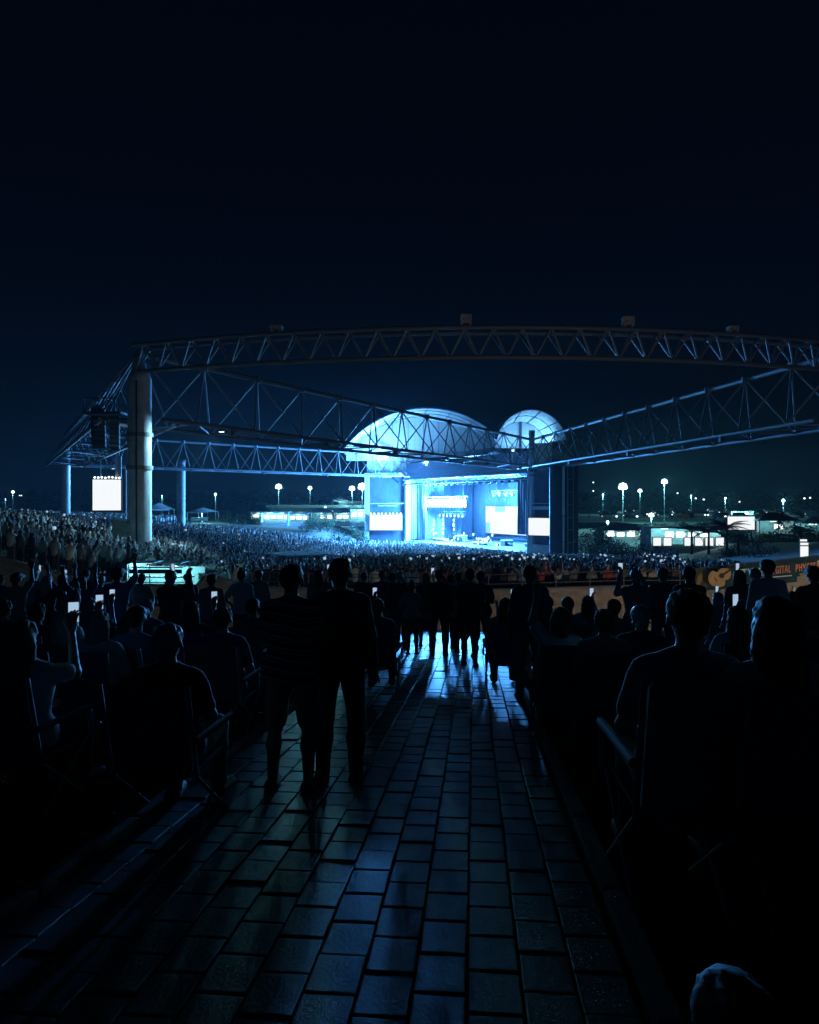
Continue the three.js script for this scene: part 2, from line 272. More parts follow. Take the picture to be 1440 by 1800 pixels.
{ // rig: horizontal bars with blinders and hung ladders of lamps
  const bar0 = (u0, u1, v, y, label, n, rows, size, mtl) => {
    const g = thing('lighting_bar', label, 'lighting rig', SP(u0, v, y), TH, 'lighting bars over the stage'), L = u1 - u0;
    for (const dy of [0, 0.5]) bar(g, 'chord', [0, 0.3 + dy, 0], [L, 0.3 + dy, 0], 0.06, M.steel);
    for (let i = 0; i < L; i++) bar(g, 'web', [i, 0.3, 0], [i + 0.5, 0.8, 0], 0.035, M.steel);
    for (const k of [0.1, 0.9]) bar(g, 'hoist_cable', [L * k, 0.8, 0], [L * k, DECK + 13 - y, 0], 0.025, M.darkSteel);
    for (let r = 0; r < rows; r++) for (let i = 0; i < n; i++) {
      const h = box(g, 'lamp_housing', [(i + 0.5) / n * L, -0.1 - r * size * 2.1, 0.1], [size, 0.5, size], M.black, UCYL); h.rotation.x = Math.PI / 2;
      box(h, 'lamp_lens', [0, 0.53, 0], [0.86, 0.05, 0.86], mtl, UDISC);
    }
    return g;
  };
  const b1 = bar0(0.5, 17, 4, 2.2, 'blazing row of white lamps hung over the left of the stage', 16, 2, 0.42, M.lampGlow);
  for (let i = 0; i < 6; i++) lamp(b1, [4 + i * 2.3, -0.5, 1.2], STAGE_BLUE, 5000, 22);
  bar0(2, 12, 7, -0.9, 'second row of small round lamps below the blazing bar', 7, 1, 0.3, M.lampGlow);
  bar0(3, 39, 2.2, 5.6, 'high front bar of unlit lamps across the stage opening', 18, 1, 0.25, M.black);
  bar0(6, 39, 9, 5.9, 'high middle bar of unlit lamps across the stage', 16, 1, 0.25, M.black);
  const b5 = bar0(14, 30, 12, 3.4, 'short rear bar of blue lamps above the video screen', 8, 1, 0.3, M.blueLamp); for (let i = 0; i < 4; i++) lamp(b5, [2 + i * 4, -0.6, 1], STAGE_BLUE, 1500, 15);
  const lad = (u, v, y, n, word) => {
    const g = thing('lamp_ladder', `hung ladder of round lamps, ${word} of those over the stage`, 'lighting rig', SP(u, v, y), TH, 'lamp ladders over the stage');
    for (const x of [-0.2, 0.2]) bar(g, 'rail', [x, 0, 0], [x, -n * 0.95 - 0.4, 0], 0.03, M.darkSteel);
    for (let i = 0; i < n; i++) { bar(g, 'rung', [-0.2, -0.5 - i * 0.95, 0], [0.2, -0.5 - i * 0.95, 0], 0.03, M.darkSteel); box(g, 'lamp_lens', [rr(-0.15, 0.15), -0.5 - i * 0.95, 0.12], [0.24, 0.24 + (i % 2) * 0.15, 0.1], M.lampGlow, USPH); }
  };
  lad(1.5, 6, -1.6, 5, 'leftmost'); lad(5.2, 6, -1.3, 4, 'second'); lad(9.3, 6, -1.4, 3, 'third'); lad(25, 11, -0.6, 4, 'rightmost');
  // floor lamps and gear on the deck
  for (let i = 0; i < 16; i++) {
    const u = 2 + i * 1.75 + rr(-0.6, 0.6), v = rr(2, 11), r = rr(0.24, 0.42), y = DECK + pick([0.5, 0.9, 1.6, 2.2]);
    const g = thing('floor_lamp', `round floor lamp glowing among the gear on stage, ${['first', 'second', 'third', 'fourth', 'fifth', 'sixth', 'seventh', 'eighth', 'ninth', 'tenth', 'eleventh', 'twelfth', 'thirteenth', 'fourteenth', 'fifteenth', 'sixteenth'][i]} from the left column`, 'lamp', SP(u, v, DECK), TH, 'floor lamps on the stage');
    bar(g, 'stand', [0, 0, 0], [0, y - DECK, 0], 0.04, M.black); const h = box(g, 'housing', [0, y - DECK, 0], [r, 0.3, r], M.black, UCYL); h.rotation.x = Math.PI / 2 - 0.1; box(h, 'lamp_lens', [0, 0.53, 0], [0.88, 0.06, 0.88], M.lampGlow, UDISC);
  }
  const words = ['low wide', 'tall', 'stepped', 'long flat', 'narrow', 'short'];
  for (let i = 0; i < 6; i++) {
    const g = thing('stage_riser', `${words[i]} pale riser on the stage deck below the video screen`, 'riser', SP(4 + i * 5, 6 + (i % 3) * 2, DECK), TH, 'risers on the stage');
    const w = [3.2, 1.6, 2.6, 4, 1.4, 2.2][i], h = [0.5, 1.3, 0.8, 0.4, 1.0, 0.6][i]; box(g, 'platform', [0, h, 0], [w, 0.12, 2], M.white); box(g, 'skirt', [0, h / 2 - 0.03, 0], [w - 0.1, h - 0.06, 1.9], M.black); for (let k = 0; k < 3; k++) box(g, 'step', [w / 2 + 0.2 + k * 0.28, h * (0.75 - k * 0.25), 0], [0.26, 0.08, 1.2], M.white);
  }
}
{ // the two vaults above the stage, pale cloth on ribs, lit from inside
  const vault = (label, pos, turn, R, rise, len, nseg, ribs, mull, power, endR) => {
    const g = thing('roof_vault', label, 'vault', pos, turn, 'vaults above the stage');
    const phi = 2 * Math.atan(rise / R), rad = R / Math.sin(phi), cy = rise - rad, arc = (k, r = rad) => { const a = -phi + 2 * phi * k; return [r * Math.sin(a), cy + r * Math.cos(a)]; };
    for (let j = 0; j < ribs; j++) for (let i = 0; i < nseg; i++) {      // cloth panels between ribs
      const [x0, y0] = arc(i / nseg), [x1, y1] = arc((i + 1) / nseg), z0 = -j * len / ribs, z1 = -(j + 1) * len / ribs, e0 = 1 - (1 - endR) * j / ribs, e1 = 1 - (1 - endR) * (j + 1) / ribs;
      const q = new THREE.BufferGeometry(); const mid = arc((i + 0.5) / nseg);
      q.setAttribute('position', new THREE.Float32BufferAttribute([x0 * e0, y0 * e0, z0, mid[0] * e0, mid[1] * e0, z0, x1 * e0, y1 * e0, z0, x0 * e1, y0 * e1, z1, mid[0] * e1, mid[1] * e1, z1, x1 * e1, y1 * e1, z1], 3));
      q.setAttribute('uv', new THREE.Float32BufferAttribute([0, 0, 0.5, 0, 1, 0, 0, 1, 0.5, 1, 1, 1], 2)); q.setIndex([0, 1, 4, 0, 4, 3, 1, 2, 5, 1, 5, 4]); q.computeVertexNormals();
      part(g, 'cloth_panel', q, M.vaultCloth);
    }
    for (let i = 0; i <= nseg; i++) { const [x, y] = arc(i / nseg); bar(g, 'purlin', [x * 0.995, y * 0.985, 0], [x * endR * 0.995, y * endR * 0.985, -len], nseg > 5 ? 0.05 : 0.1, M.darkSteel); }
    const rib = (z, e, r, nm) => part(g, nm, new THREE.TubeGeometry(new THREE.CatmullRomCurve3(Array.from({ length: 25 }, (_, i) => { const [x, y] = arc(i / 24); return V(x * e, y * e, z); })), 48, r, 8), M.darkSteel);
    for (let j = 0; j <= ribs; j++) rib(-j * len / ribs, 1 - (1 - endR) * j / ribs, j ? 0.12 : 0.26, 'rib');
    // end wall of cloth, in upright strips
    const n = mull;
    for (let i = 0; i < n; i++) {
      const sx = (k) => -R + 2 * R * k, top = (x) => Math.max(0, cy + Math.sqrt(Math.max(0, rad * rad - x * x))), s = new THREE.Shape(); const a = sx(i / n), b = sx((i + 1) / n);
      s.moveTo(a, -1.2); for (let k = 0; k <= 6; k++) { const x = lerp(a, b, k / 6); s.lineTo(x, top(x)); } s.lineTo(b, -1.2);
      const o = part(g, 'end_panel', new THREE.ShapeGeometry(s), M.vaultCloth); o.scale.set(endR, endR, 1); o.position.z = -len + 0.05; 
      if (i) bar(g, 'mullion', [a * endR, -1, -len + 0.16], [a * endR, top(a) * endR, -len + 0.16], n < 4 ? 0.24 : 0.035, M.darkSteel);
    }
    for (const [x, y, z, k] of power) { const f = box(g, 'uplight_lamp', [x, y, z], [0.22, 0.3, 0.22], M.blueLamp, UCYL); flood(g, [x, y + 0.35, z], [x, y + 6, z - 2.5], VAULT_BLUE, k * 1.25, 1.35, 10); }
    return g;
  };
  M.vaultCloth = mat(0.78, 0.80, 0.82, 0.9, { map: WEAVE });
  const p1 = P(752, 793, 131); vault('large pale cloth vault glowing above the left of the stage', p1, 0.05, 16.8, 8.6, 12, 8, 3, 10, [[-9, -2.5, -5, 1000], [0, -2.5, -4, 1200], [9, -2.5, -5, 1000]], 0.98);
  const p2 = P(935, 772, 107); vault('small round glazed vault on the slender stage column', p2, 0.1, 5.9, 4.9, 7, 5, 2, 2, [[-2, -1.5, -4.2, 45], [2.6, -1.5, -4.2, 110]], 0.74);
  // lit cloth screen hanging under the small vault, right of the slender column
  const h = thing('hanging_cloth', 'pale cloth panel hanging beneath the small round vault', 'cloth', P(953, 828, 109.5), -0.1);
  box(h, 'cloth', [0, 2.3, 0], [3.1, 4.6, 0.06], M.vaultCloth); for (const x of [-1.55, 1.55]) bar(h, 'tie', [x, 4.6, 0], [x, 5.3, 0], 0.03, M.steel);
}
{ // the black towers right of the stage
  const d = 101, x = (px) => (px - 720) / F * d, y0 = -7.2, top = P(0, 816, d).y;
  const t = thing('drape_tower', 'black draped tower with a blue lit edge right of the stage', 'tower', V(x(979), y0, -d)); box(t, 'drape', [0, (top - y0) / 2, 0], [1.1, top - y0, 1.1], mat(0.06, 0.065, 0.08, 0.8, { map: WEAVE }), UCYL); box(t, 'cap', [0, top - y0 + 0.1, 0], [1.2, 0.2, 1.2], M.darkSteel, UCYL); box(t, 'edge_pipe', [-1.1, (top - y0) / 2, 0.2], [0.1, top - y0, 0.1], M.paint);
  const t2 = thing('lit_pipe', 'pale upright pipe between the black towers', 'pipe', V(x(988), y0, -d + 0.9)); bar(t2, 'lower_pipe', [0, 0, 0], [0, 7, 0], 0.16, M.paint); bar(t2, 'upper_pipe', [0, 7.05, 0], [0, top - y0 - 0.3, 0], 0.2, M.white); for (const yy of [3, 7, 10.5]) box(t2, 'clamp', [0, yy, 0], [0.26, 0.25, 0.26], M.darkSteel);
  const t3 = thing('ladder_tower', 'slim ladder mast standing before the black drape', 'tower', V(x(1003), y0, -d)); for (const sx of [-0.42, 0.42]) bar(t3, 'leg', [sx, 0, 0], [sx, top - y0 - 0.2, 0], 0.07, M.steel); for (let i = 0; i < 7; i++) bar(t3, 'rung', [-0.42, 1 + i * 1.9, 0], [0.42, 1 + i * 1.9, 0], 0.04, M.steel);
  const t4 = thing('drape_tower', 'outermost plain black drape panel right of the stage', 'tower', V(x(1005), y0, -d - 1.2)); box(t4, 'drape', [0, (top - y0) / 2, 0], [2.5, top - y0, 0.5], M.black); box(t4, 'top_rail', [0, top - y0 + 0.05, 0], [2.6, 0.12, 0.2], M.darkSteel);
}
{ // delay screen hung left, behind the thick column
  const d = 82, w = 46 / F * d, h = 54 / F * d, p = P(188, 897, d);
  ledWall('delay_screen', 'bright hanging video screen behind the thick column', p, 0.25, w, h, 4, 5, undefined, { power: 16, color: new THREE.Color().setRGB(0.12, 0.5, 1) });
  const g = thing('screen_hanger', 'steel hanger frame above the bright left video screen', 'frame', V(p.x, p.y + h + 0.1, p.z - 0.2), 0.25);
  for (const x of [-0.8, 1.3]) bar(g, 'cable', [x, 0, 0], [x, 3.4, 0], 0.06, M.steel); bar(g, 'beam', [-0.9, 2.6, 0], [1.5, 3.6, 0], 0.1, M.steel); box(g, 'spine', [1.2, 1.4, -0.2], [0.7, 2.8, 0.3], M.paint); bar(g, 'pipe', [w / 2 + 0.5, -4.6, 0], [w / 2 + 0.5, 1.2, 0], 0.09, M.paint);
  for (let i = 0; i < 8; i++) box(g, 'lamp_lens', [-1.4 + i * 0.4, 0.12 + rr(-0.03, 0.08), 0.3], [0.13, 0.13, 0.1], M.lampGlow, USPH);
}
// ---------------------------------------------------------------- wall behind the covered seats, banner, viewing box
const WALL = [[-27, 30.4, -0.6], [-19, 30.4, -0.9], [-14.2, 30.4, -2.3], [-9.7, 30.4, -2.35], [-9.2, 30.4, -1.8], [-7.2, 30.4, -2.35], [-2, 30.4, -2.5], [3.6, 30.4, -2.5], [9.7, 30.2, -2.3], [13, 30, -2.27], [16.8, 27, -1.22], [23, 22, 0.6]];
{
  const w = thing('seating_wall', 'long tan wall behind the covered seats, beyond the lawn', 'wall', V(0, CONC, -30.4));
  for (let i = 0; i + 1 < WALL.length; i++) {
    const [xa, da, ya] = WALL[i], [xb, db, yb] = WALL[i + 1], L = Math.hypot(xb - xa, db - da);
    const s = new THREE.Shape([[0, 0], [L - 0.015, 0], [L - 0.015, yb - CONC], [0, ya - CONC]].map(([a, b]) => new THREE.Vector2(a, b)));
    const o = part(w, 'wall_panel', new THREE.ExtrudeGeometry(s, { depth: 0.3, bevelEnabled: false }), M.tanWall); o.position.set(xa, 0, 30.4 - da - 0.15); o.rotation.y = Math.atan2(db - da, xb - xa);
    bar(w, 'coping', [xa, ya - CONC + 0.05, 30.4 - da], [xb, yb - CONC + 0.05, 30.4 - db], 0.19, M.concrete, new THREE.CylinderGeometry(1, 1, 1, 6));
    if (xa > -8 && xb < 14) for (const k of [0.42, 0.85]) bar(w, 'rail', [xa, ya - CONC + k, 30.4 - da], [xb, yb - CONC + k, 30.4 - db], 0.025, M.darkSteel);
    if (xa > -8 && xb < 14) for (let k = 0; k < 4; k++) { const t = k / 4; bar(w, 'rail_post', [lerp(xa, xb, t), lerp(ya, yb, t) - CONC, 30.4 - lerp(da, db, t)], [lerp(xa, xb, t), lerp(ya, yb, t) - CONC + 0.85, 30.4 - lerp(da, db, t)], 0.025, M.darkSteel); }
  }
  const op = P(1382, 1030, 29.2); const sock = thing('wall_socket', 'small white outlet cover on the tan wall below the banner', 'outlet', V(15.9, -2.02, -27.5), 0.65); box(sock, 'cover', [0, 0, 0], [0.34, 0.42, 0.04], M.white, UROUND); box(sock, 'hole', [0, 0, 0.02], [0.14, 0.1, 0.02], M.black);
}
{ // the long printed banner along the wall: it is a flat print on cloth, with a guitar at its left end
  const c = document.createElement('canvas'); c.width = 2048; c.height = 300; const x = c.getContext('2d');
  x.fillStyle = '#16323a'; x.fillRect(0, 0, 2048, 300);
  for (let i = 0; i < 900; i++) { x.fillStyle = ['#1d4450', '#12282f', '#24555c', '#2f5d4a'][i % 4]; x.globalAlpha = 0.35; x.fillRect(rnd() * 2048, rnd() * 300, 10 + rnd() * 40, 4 + rnd() * 16); } x.globalAlpha = 1;
  x.fillStyle = '#4a4a30'; x.fillRect(0, 0, 190, 300); x.fillStyle = '#a08058'; x.beginPath(); x.ellipse(70, 150, 40, 90, 0.4, 0, 7); x.fill();
  x.fillStyle = '#cfe6ea'; x.font = 'bold 150px sans-serif'; x.fillText("IT'S G", 690, 175);
  x.fillStyle = '#e08a60'; x.font = 'bold 132px sans-serif'; x.save(); x.translate(1100, 170); x.scale(0.62, 1); x.fillText('PHYGITAL', 0, 0); x.fillText('PHYGITAL', 720, 0); x.restore();
  x.fillStyle = '#d8e0e0'; x.fillRect(1120, 205, 380, 12); x.fillRect(1860, 60, 150, 16); x.fillRect(1870, 95, 130, 10); x.fillStyle = '#c07058'; x.fillRect(1862, 160, 140, 14);
  const t = new THREE.CanvasTexture(c); t.colorSpace = THREE.SRGBColorSpace; t.magFilter = THREE.LinearFilter;
  const cloth = new THREE.MeshStandardMaterial({ map: t, roughness: 0.85, side: THREE.DoubleSide });
  const a = V(12.75, -1.32, -29.75), b = V(16.9, -0.45, -26.75), L = Math.hypot(b.x - a.x, b.z - a.z), g = thing('wall_banner', 'long dark printed banner tied along the wall at the right', 'banner', V(a.x, a.y, a.z), Math.atan2(-(b.z - a.z), b.x - a.x));
  const geo = new THREE.PlaneGeometry(L, 0.98, 40, 4), p = geo.attributes.position; for (let i = 0; i < p.count; i++) { const k = p.getX(i) / L + 0.5; p.setXYZ(i, k * L, p.getY(i) - 0.49 + k * (b.y - a.y), 0.03 * Math.sin(k * 37) * (p.getY(i) < 0 ? 1 : 0.4) + 0.015 * Math.sin(k * 90)); } geo.computeVertexNormals();
  part(g, 'printed_cloth', geo, cloth);
  bar(g, 'top_rope', [0, 0.02, 0], [L, 0.02 + b.y - a.y, 0], 0.02, M.darkSteel); for (let i = 0; i < 9; i++) bar(g, 'eyelet', [L * (i + 0.5) / 9, (b.y - a.y) * (i + 0.5) / 9 - 0.03, 0.0], [L * (i + 0.5) / 9, (b.y - a.y) * (i + 0.5) / 9 + 0.05, 0.0], 0.02, M.steel);
  // backing board behind the cloth
  const back = part(g, 'backing_board', new THREE.BoxGeometry(L, 1.0, 0.06), M.black); back.position.set(L / 2, -0.5 + (b.y - a.y) / 2, -0.1); back.rotation.z = Math.atan2(b.y - a.y, L);
  // the guitar: a cut-out board fixed to the banner, standing proud of it
  const q = thing('guitar_cutout', 'yellow acoustic guitar cut-out at the left end of the banner', 'guitar sign', P(1266, 1014, 28.85), 0); q.rotation.order = 'YXZ'; q.rotation.set(0, -0.626, -0.9);
  const s = new THREE.Shape(); const N = 48, pts = []; for (let i = 0; i < N; i++) { const a2 = i / N * 6.2832, yy = Math.cos(a2), wv = yy > 0 ? 0.30 : 0.40; pts.push(new THREE.Vector2(Math.sin(a2) * wv * (1 - 0.26 * Math.exp(-Math.pow((yy - 0.12) / 0.22, 2))), yy * 0.5)); } s.setFromPoints(pts);
  part(q, 'body', new THREE.ExtrudeGeometry(s, { depth: 0.05, bevelSize: 0.01, bevelThickness: 0.01, bevelSegments: 1 }), mat(0.72, 0.42, 0.16, 0.45, { map: WEAVE }));
  const hole = box(q, 'sound_hole', [0, 0.1, 0.067], [0.11, 0.012, 0.11], mat(0.05, 0.02, 0.015, 0.6), UDISC); hole.rotation.x = Math.PI / 2; box(q, 'fretboard', [0, 0.38, 0.075], [0.075, 0.52, 0.016], mat(0.06, 0.035, 0.025, 0.6)); box(q, 'bridge', [0, -0.2, 0.068], [0.2, 0.035, 0.018], mat(0.04, 0.02, 0.015, 0.6));
}
{ // brightly lit viewing box at the foot of the thick column
  const g = thing('viewing_box', 'white railed viewing box, brightly lit, at the foot of the thick column', 'platform', V(-11.95, -2.62, -33));
  box(g, 'floor', [0, 0.05, 0], [3.0, 0.1, 2.4], M.concrete); box(g, 'front_panel', [0, 0.14, 1.22], [3.0, 0.5, 0.05], M.black);
  for (const x of [-1.45, -0.45, 0.55, 1.45]) bar(g, 'post', [x, 0.1, 1.15], [x, 1.32, 1.15], 0.03, M.white); for (const y of [0.45, 0.72]) bar(g, 'rail', [-1.45, y, 1.16], [1.45, y, 1.16], 0.03, M.white);
  box(g, 'sign_strip', [-0.15, 0.98, 1.2], [2.5, 0.2, 0.05], M.black); box(g, 'shelf', [-0.1, 1.16, 0.9], [2.4, 0.05, 0.7], M.white); box(g, 'counter', [0, 0.62, 0.2], [2.6, 0.06, 0.6], M.white); box(g, 'back_panel', [0, 0.55, -1.1], [3.0, 0.9, 0.06], M.white);
  for (const x of [-1.53]) box(g, 'added_baffle', [x, 0.68, 0], [0.05, 1.3, 2.4], M.white);  // panel added to keep the box lamps off the crowd at left
  box(g, 'canopy', [-0.9, 1.36, 0.3], [1.1, 0.05, 1.2], M.white); box(g, 'canopy', [0.35, 1.34, 0.3], [1.2, 0.05, 1.2], M.white);
  for (const x of [-0.9, 0.5]) { box(g, 'strip_lamp', [x, 1.29, 0.2], [0.4, 0.04, 0.1], M.lampGlow); lamp(g, [x, 1.22, 0.2], TEAL_WHITE, 8, 3); }
  // letters on the dark cloth below the box
  const c = document.createElement('canvas'); c.width = 512; c.height = 96; const x = c.getContext('2d'); x.fillStyle = '#06080a'; x.fillRect(0, 0, 512, 96); x.fillStyle = '#b8d8c8'; x.font = 'bold 54px serif'; x.fillText('RA', 340, 66); x.font = 'italic 50px serif'; x.fillText('A', 96, 66); x.beginPath(); x.strokeStyle = '#b8d8c8'; x.lineWidth = 5; x.moveTo(70, 68); x.lineTo(118, 40); x.stroke();
  const t = new THREE.CanvasTexture(c); t.colorSpace = THREE.SRGBColorSpace; t.magFilter = THREE.LinearFilter;
  const sk = thing('skirt_banner', 'black skirt cloth with pale letters below the viewing box', 'banner', V(-11.9, -2.78, -30.12)); const o = part(sk, 'printed_cloth', new THREE.BoxGeometry(2.9, 0.42, 0.02), new THREE.MeshStandardMaterial({ map: t, roughness: 0.9 })); o.position.y = -0.05; bar(sk, 'rope', [-1.45, 0.17, 0], [1.45, 0.17, 0], 0.015, M.darkSteel);
  // white folding chairs in a line beside it
  const ch = new THREE.Group(); box(ch, 'seat', [0, 0.45, 0], [0.42, 0.04, 0.4], M.white, UROUND); box(ch, 'backrest', [0, 0.75, 0.2], [0.42, 0.3, 0.03], M.white, UROUND); for (const x of [-0.19, 0.19]) { bar(ch, 'leg', [x, 0, -0.2], [x, 0.9, 0.21], 0.014, M.steel); bar(ch, 'leg', [x, 0, 0.22], [x, 0.45, -0.16], 0.014, M.steel); }
  const ord = ['first', 'second', 'third', 'fourth', 'fifth', 'sixth', 'seventh', 'eighth', 'ninth'];
  for (let i = 0; i < 9; i++) { const k = ch.clone(); k.name = numbered('folding_chair'); const x = -10.2 + i * 0.52, d = 33 + (i % 2) * 0.1; k.position.set(x, bowlY(x, d) + 0.42, -d); k.rotation.y = 0.2 + rr(-0.1, 0.1); scene.add(k); tag(k, `white folding chair, ${ord[i]} from the lit viewing box`, 'chair', 'chairs lined up beside the viewing box'); }
  const pl = thing('chair_platform', 'low platform under the line of white chairs', 'platform', V(-8.1, -2.75, -33.1)); box(pl, 'deck', [0, 0.1, 0], [4.9, 0.12, 1.3], M.concrete); box(pl, 'fascia', [0, -0.15, 0.64], [4.9, 0.4, 0.04], M.tanWall);
  // floodlight on the bottom chord of the near truss
  const f = thing('truss_floodlight', 'small floodlight under the near truss beside the thick column', 'lamp', V(-13.8, BOT - 0.25, -49)); box(f, 'housing', [0, 0, 0], [0.4, 0.16, 0.3], M.darkSteel, UROUND); box(f, 'lamp_lens', [0, -0.1, 0], [0.34, 0.03, 0.24], M.lampGlow); flood(f, [0, -0.5, 0], [-4.8, -5, 3], new THREE.Color().setRGB(0.3, 0.72, 1), 460, 0.95, 6);
  const f2 = thing('truss_floodlight', 'small floodlight under the far truss near the dim column', 'lamp', V(-46.2, BOT - 0.1, -104)); box(f2, 'housing', [0, 0, 0], [0.4, 0.16, 0.3], M.darkSteel, UROUND); box(f2, 'lamp_lens', [0, -0.1, 0], [0.34, 0.03, 0.24], M.lampGlow); flood(f2, [0, -0.5, 0], [-4.8, -5, 4], new THREE.Color().setRGB(0.3, 0.72, 1), 260, 0.95, 6);
  // bulkhead lamps along the lawn's retaining wall wash the tan wall opposite
  [-8, 0.5, 8, 14].forEach((x, i) => { const b = thing('bulkhead_lamp', `${i ? 'warm' : 'cool'} bulkhead lamp on the retaining wall below the lawn lip, ${ord[i]} along it`, 'lamp', V(x, -3.0, -19.32), 0, 'bulkhead lamps on the retaining wall'); box(b, 'housing', [0, 0, 0], [0.3, 0.18, 0.1], M.darkSteel, UROUND); box(b, 'lamp_lens', [0, 0, -0.06], [0.24, 0.12, 0.04], i ? M.warmGlow : M.lampGlow); lamp(b, [0, 0, -0.2], i === 3 ? new THREE.Color().setRGB(1, 0.9, 0.78) : i ? WARM_WHITE : TEAL_WHITE, [7, 12, 20, 52][i], 4); });
}
{ // round white stage in the crowd
  const d = 62, p = P(530, 972, d), g = thing('round_platform', 'round white platform with star-shaped arms amid the crowd', 'platform', V(p.x, bowlY(p.x, d), -d));
  const h = p.y - g.position.y; box(g, 'disc', [0, h - 0.06, 0], [2.6, 0.12, 2.6], M.white, new THREE.CylinderGeometry(1, 1, 1, 40)); box(g, 'drum', [0, h / 2 - 0.1, 0], [2.3, h - 0.2, 2.3], M.darkSteel, UCYL);
  for (let i = 0; i < 6; i++) { const a = i / 6 * 6.283 + 0.2, o = box(g, 'arm', [Math.cos(a) * 2.6, h - 0.1, Math.sin(a) * 2.2], [1.5, 0.1, 0.9], M.white); o.rotation.y = -a; const k = box(g, 'hatch', [Math.cos(a + 0.5) * 1.5, h + 0.003, Math.sin(a + 0.5) * 1.5], [0.5, 0.02, 0.35], M.darkSteel); k.rotation.y = -a; }
}
{ // handrail where the path drops to the concourse
  const g = thing('handrail', 'pale metal handrail at the foot of the brick path', 'handrail', V(2.42, lawnY(0, 18.4), -18.4), -0.1);
  bar(g, 'post', [0, 0, 0], [0, 0.95, 0], 0.03, M.paint); bar(g, 'post', [0.1, -1.0, -2.2], [0.1, 0.0, -2.2], 0.03, M.paint); bar(g, 'rail', [-0.05, 1.0, 0.35], [0.12, -0.05, -2.6], 0.035, M.paint); bar(g, 'lower_rail', [0, 0.5, 0], [0.1, -0.5, -2.2], 0.022, M.paint);
  const st = thing('stair', 'concrete stair leading down from the brick path', 'stair', V(0.95, CONC, -19.3)); for (let i = 0; i < 12; i++) box(st, 'step', [0.01 * i, 2.0 - i * 0.175 - 0.08, -0.15 - i * 0.3], [3.0, 0.16, 0.3], M.concrete);
}
// ---------------------------------------------------------------- lamps, stands, buildings, trees and cars outside the pavilion
function lampPost(px, py, d, size, label, power, opts = {}) {
  const p = P(px, py, d), gy = opts.base ?? OUT, g = thing('lamp_post', label, 'street lamp', V(p.x, gy, -d), 0, 'lamp posts round the grounds'), h = p.y - gy;
  bar(g, 'pole', [0, 0, 0], [0, h - size * 0.3, 0], 0.09, M.paint); bar(g, 'base', [0, 0, 0], [0, 0.5, 0], 0.22, M.concrete); bar(g, 'cross_arm', [-size * 0.6, h - size * 0.25, 0], [size * 0.6, h - size * 0.25, 0], 0.06, M.darkSteel);
  const n = size > 0.6 ? 3 : size > 0.4 ? 2 : 1;
  for (let i = 0; i < n; i++) for (let j = 0; j < (n > 1 ? 2 : 1); j++) box(g, 'lamp_head', [(i - (n - 1) / 2) * size * (0.5 - 0.12 * j), h + (j - 0.5) * size * 0.42 + size * 0.1 + (i === 1 && n === 3 ? size * 0.14 * (j ? 1 : -1) : 0), 0.05], [size * 0.36, size * 0.36, 0.16], M.lampGlow, USPH);
  lamp(g, [0, h, 0.6], TEAL_WHITE, power, 12);
}
[[490, 856, 190, 1.15, 'tall bright lamp post left of the far stands', 420], [545, 858, 215, 0.85, 'smaller lamp post between the bright ones over the far stands', 260], [619, 859, 172, 0.95, 'bright lamp post just left of the brightest lamp', 420], [637, 856, 168, 1.35, 'brightest lamp post, beside the left screen tower', 700], [572, 892, 165, 0.5, 'small low lamp above the far stand roofs', 40], [257, 868, 170, 0.45, 'small lamp immediately right of the thick column', 40], [285, 871, 180, 0.4, 'small lamp above the left tent', 40], [379, 869, 175, 0.55, 'small lamp above the second tent', 50], [355, 897, 150, 0.4, 'low lamp at the front of the second tent', 20],
 [1095, 856, 152, 1.25, 'brightest lamp post right of the stage', 700], [1125, 863, 195, 0.8, 'small lamp just right of the brightest one', 200], [1168, 847, 160, 0.95, 'tall lamp post on a long pole above the parked cars', 700], [1145, 906, 122, 0.62, 'low bright lamp in front of the parked cars', 120], [1068, 918, 112, 0.42, 'low lamp left of the kiosk roof', 40], [1132, 944, 98, 0.5, 'globe lamp in front of the kiosk', 30], [1275, 876, 250, 0.6, 'thin lamp post with a clustered head behind the big tent', 600], [1377, 880, 232, 0.75, 'slim lamp post right of the big tent', 600], [1060, 870, 270, 0.6, 'small lamp over the parked cars nearest the black towers', 600], [1215, 871, 300, 0.5, 'small lamp over the middle of the parked cars', 600], [23, 865, 230, 0.7, 'bright lamp above the far left lawn', 100], [10, 877, 240, 0.4, 'small lamp at the left edge above the lawn', 40], [1415, 956, 70, 0.25, 'small lamp right of the white totem', 6], [1355, 925, 100, 0.25, 'tiny lamp at the eaves of the big tent', 8], [1398, 922, 105, 0.28, 'tiny lamp by the rightmost roof', 8]].forEach((a) => lampPost(...a));  // the two small lamps over the parked cars are added to light them
for (const [px, py, d, s] of [[1043, 848, 300, 0.35], [1043, 863, 300, 0.35], [1191, 867, 320, 0.4], [1223, 876, 330, 0.5], [1237, 878, 330, 0.5], [1414, 876, 320, 0.5], [1424, 875, 320, 0.45], [1300, 882, 330, 0.4], [35, 871, 330, 0.3], [38, 871, 330, 0.3]]) {
  const p = P(px, py, d), g = thing('distant_lamp', 'pinpoint lamp on the dark horizon', 'street lamp', V(p.x, OUT, -d), 0, 'pinpoint lamps on the horizon'); bar(g, 'pole', [0, 0, 0], [0, p.y - OUT, 0], 0.08, M.darkSteel); box(g, 'lamp_head', [0, p.y - OUT, 0.1], [s, s * 0.8, s * 0.6], M.lampGlow, USPH);
}
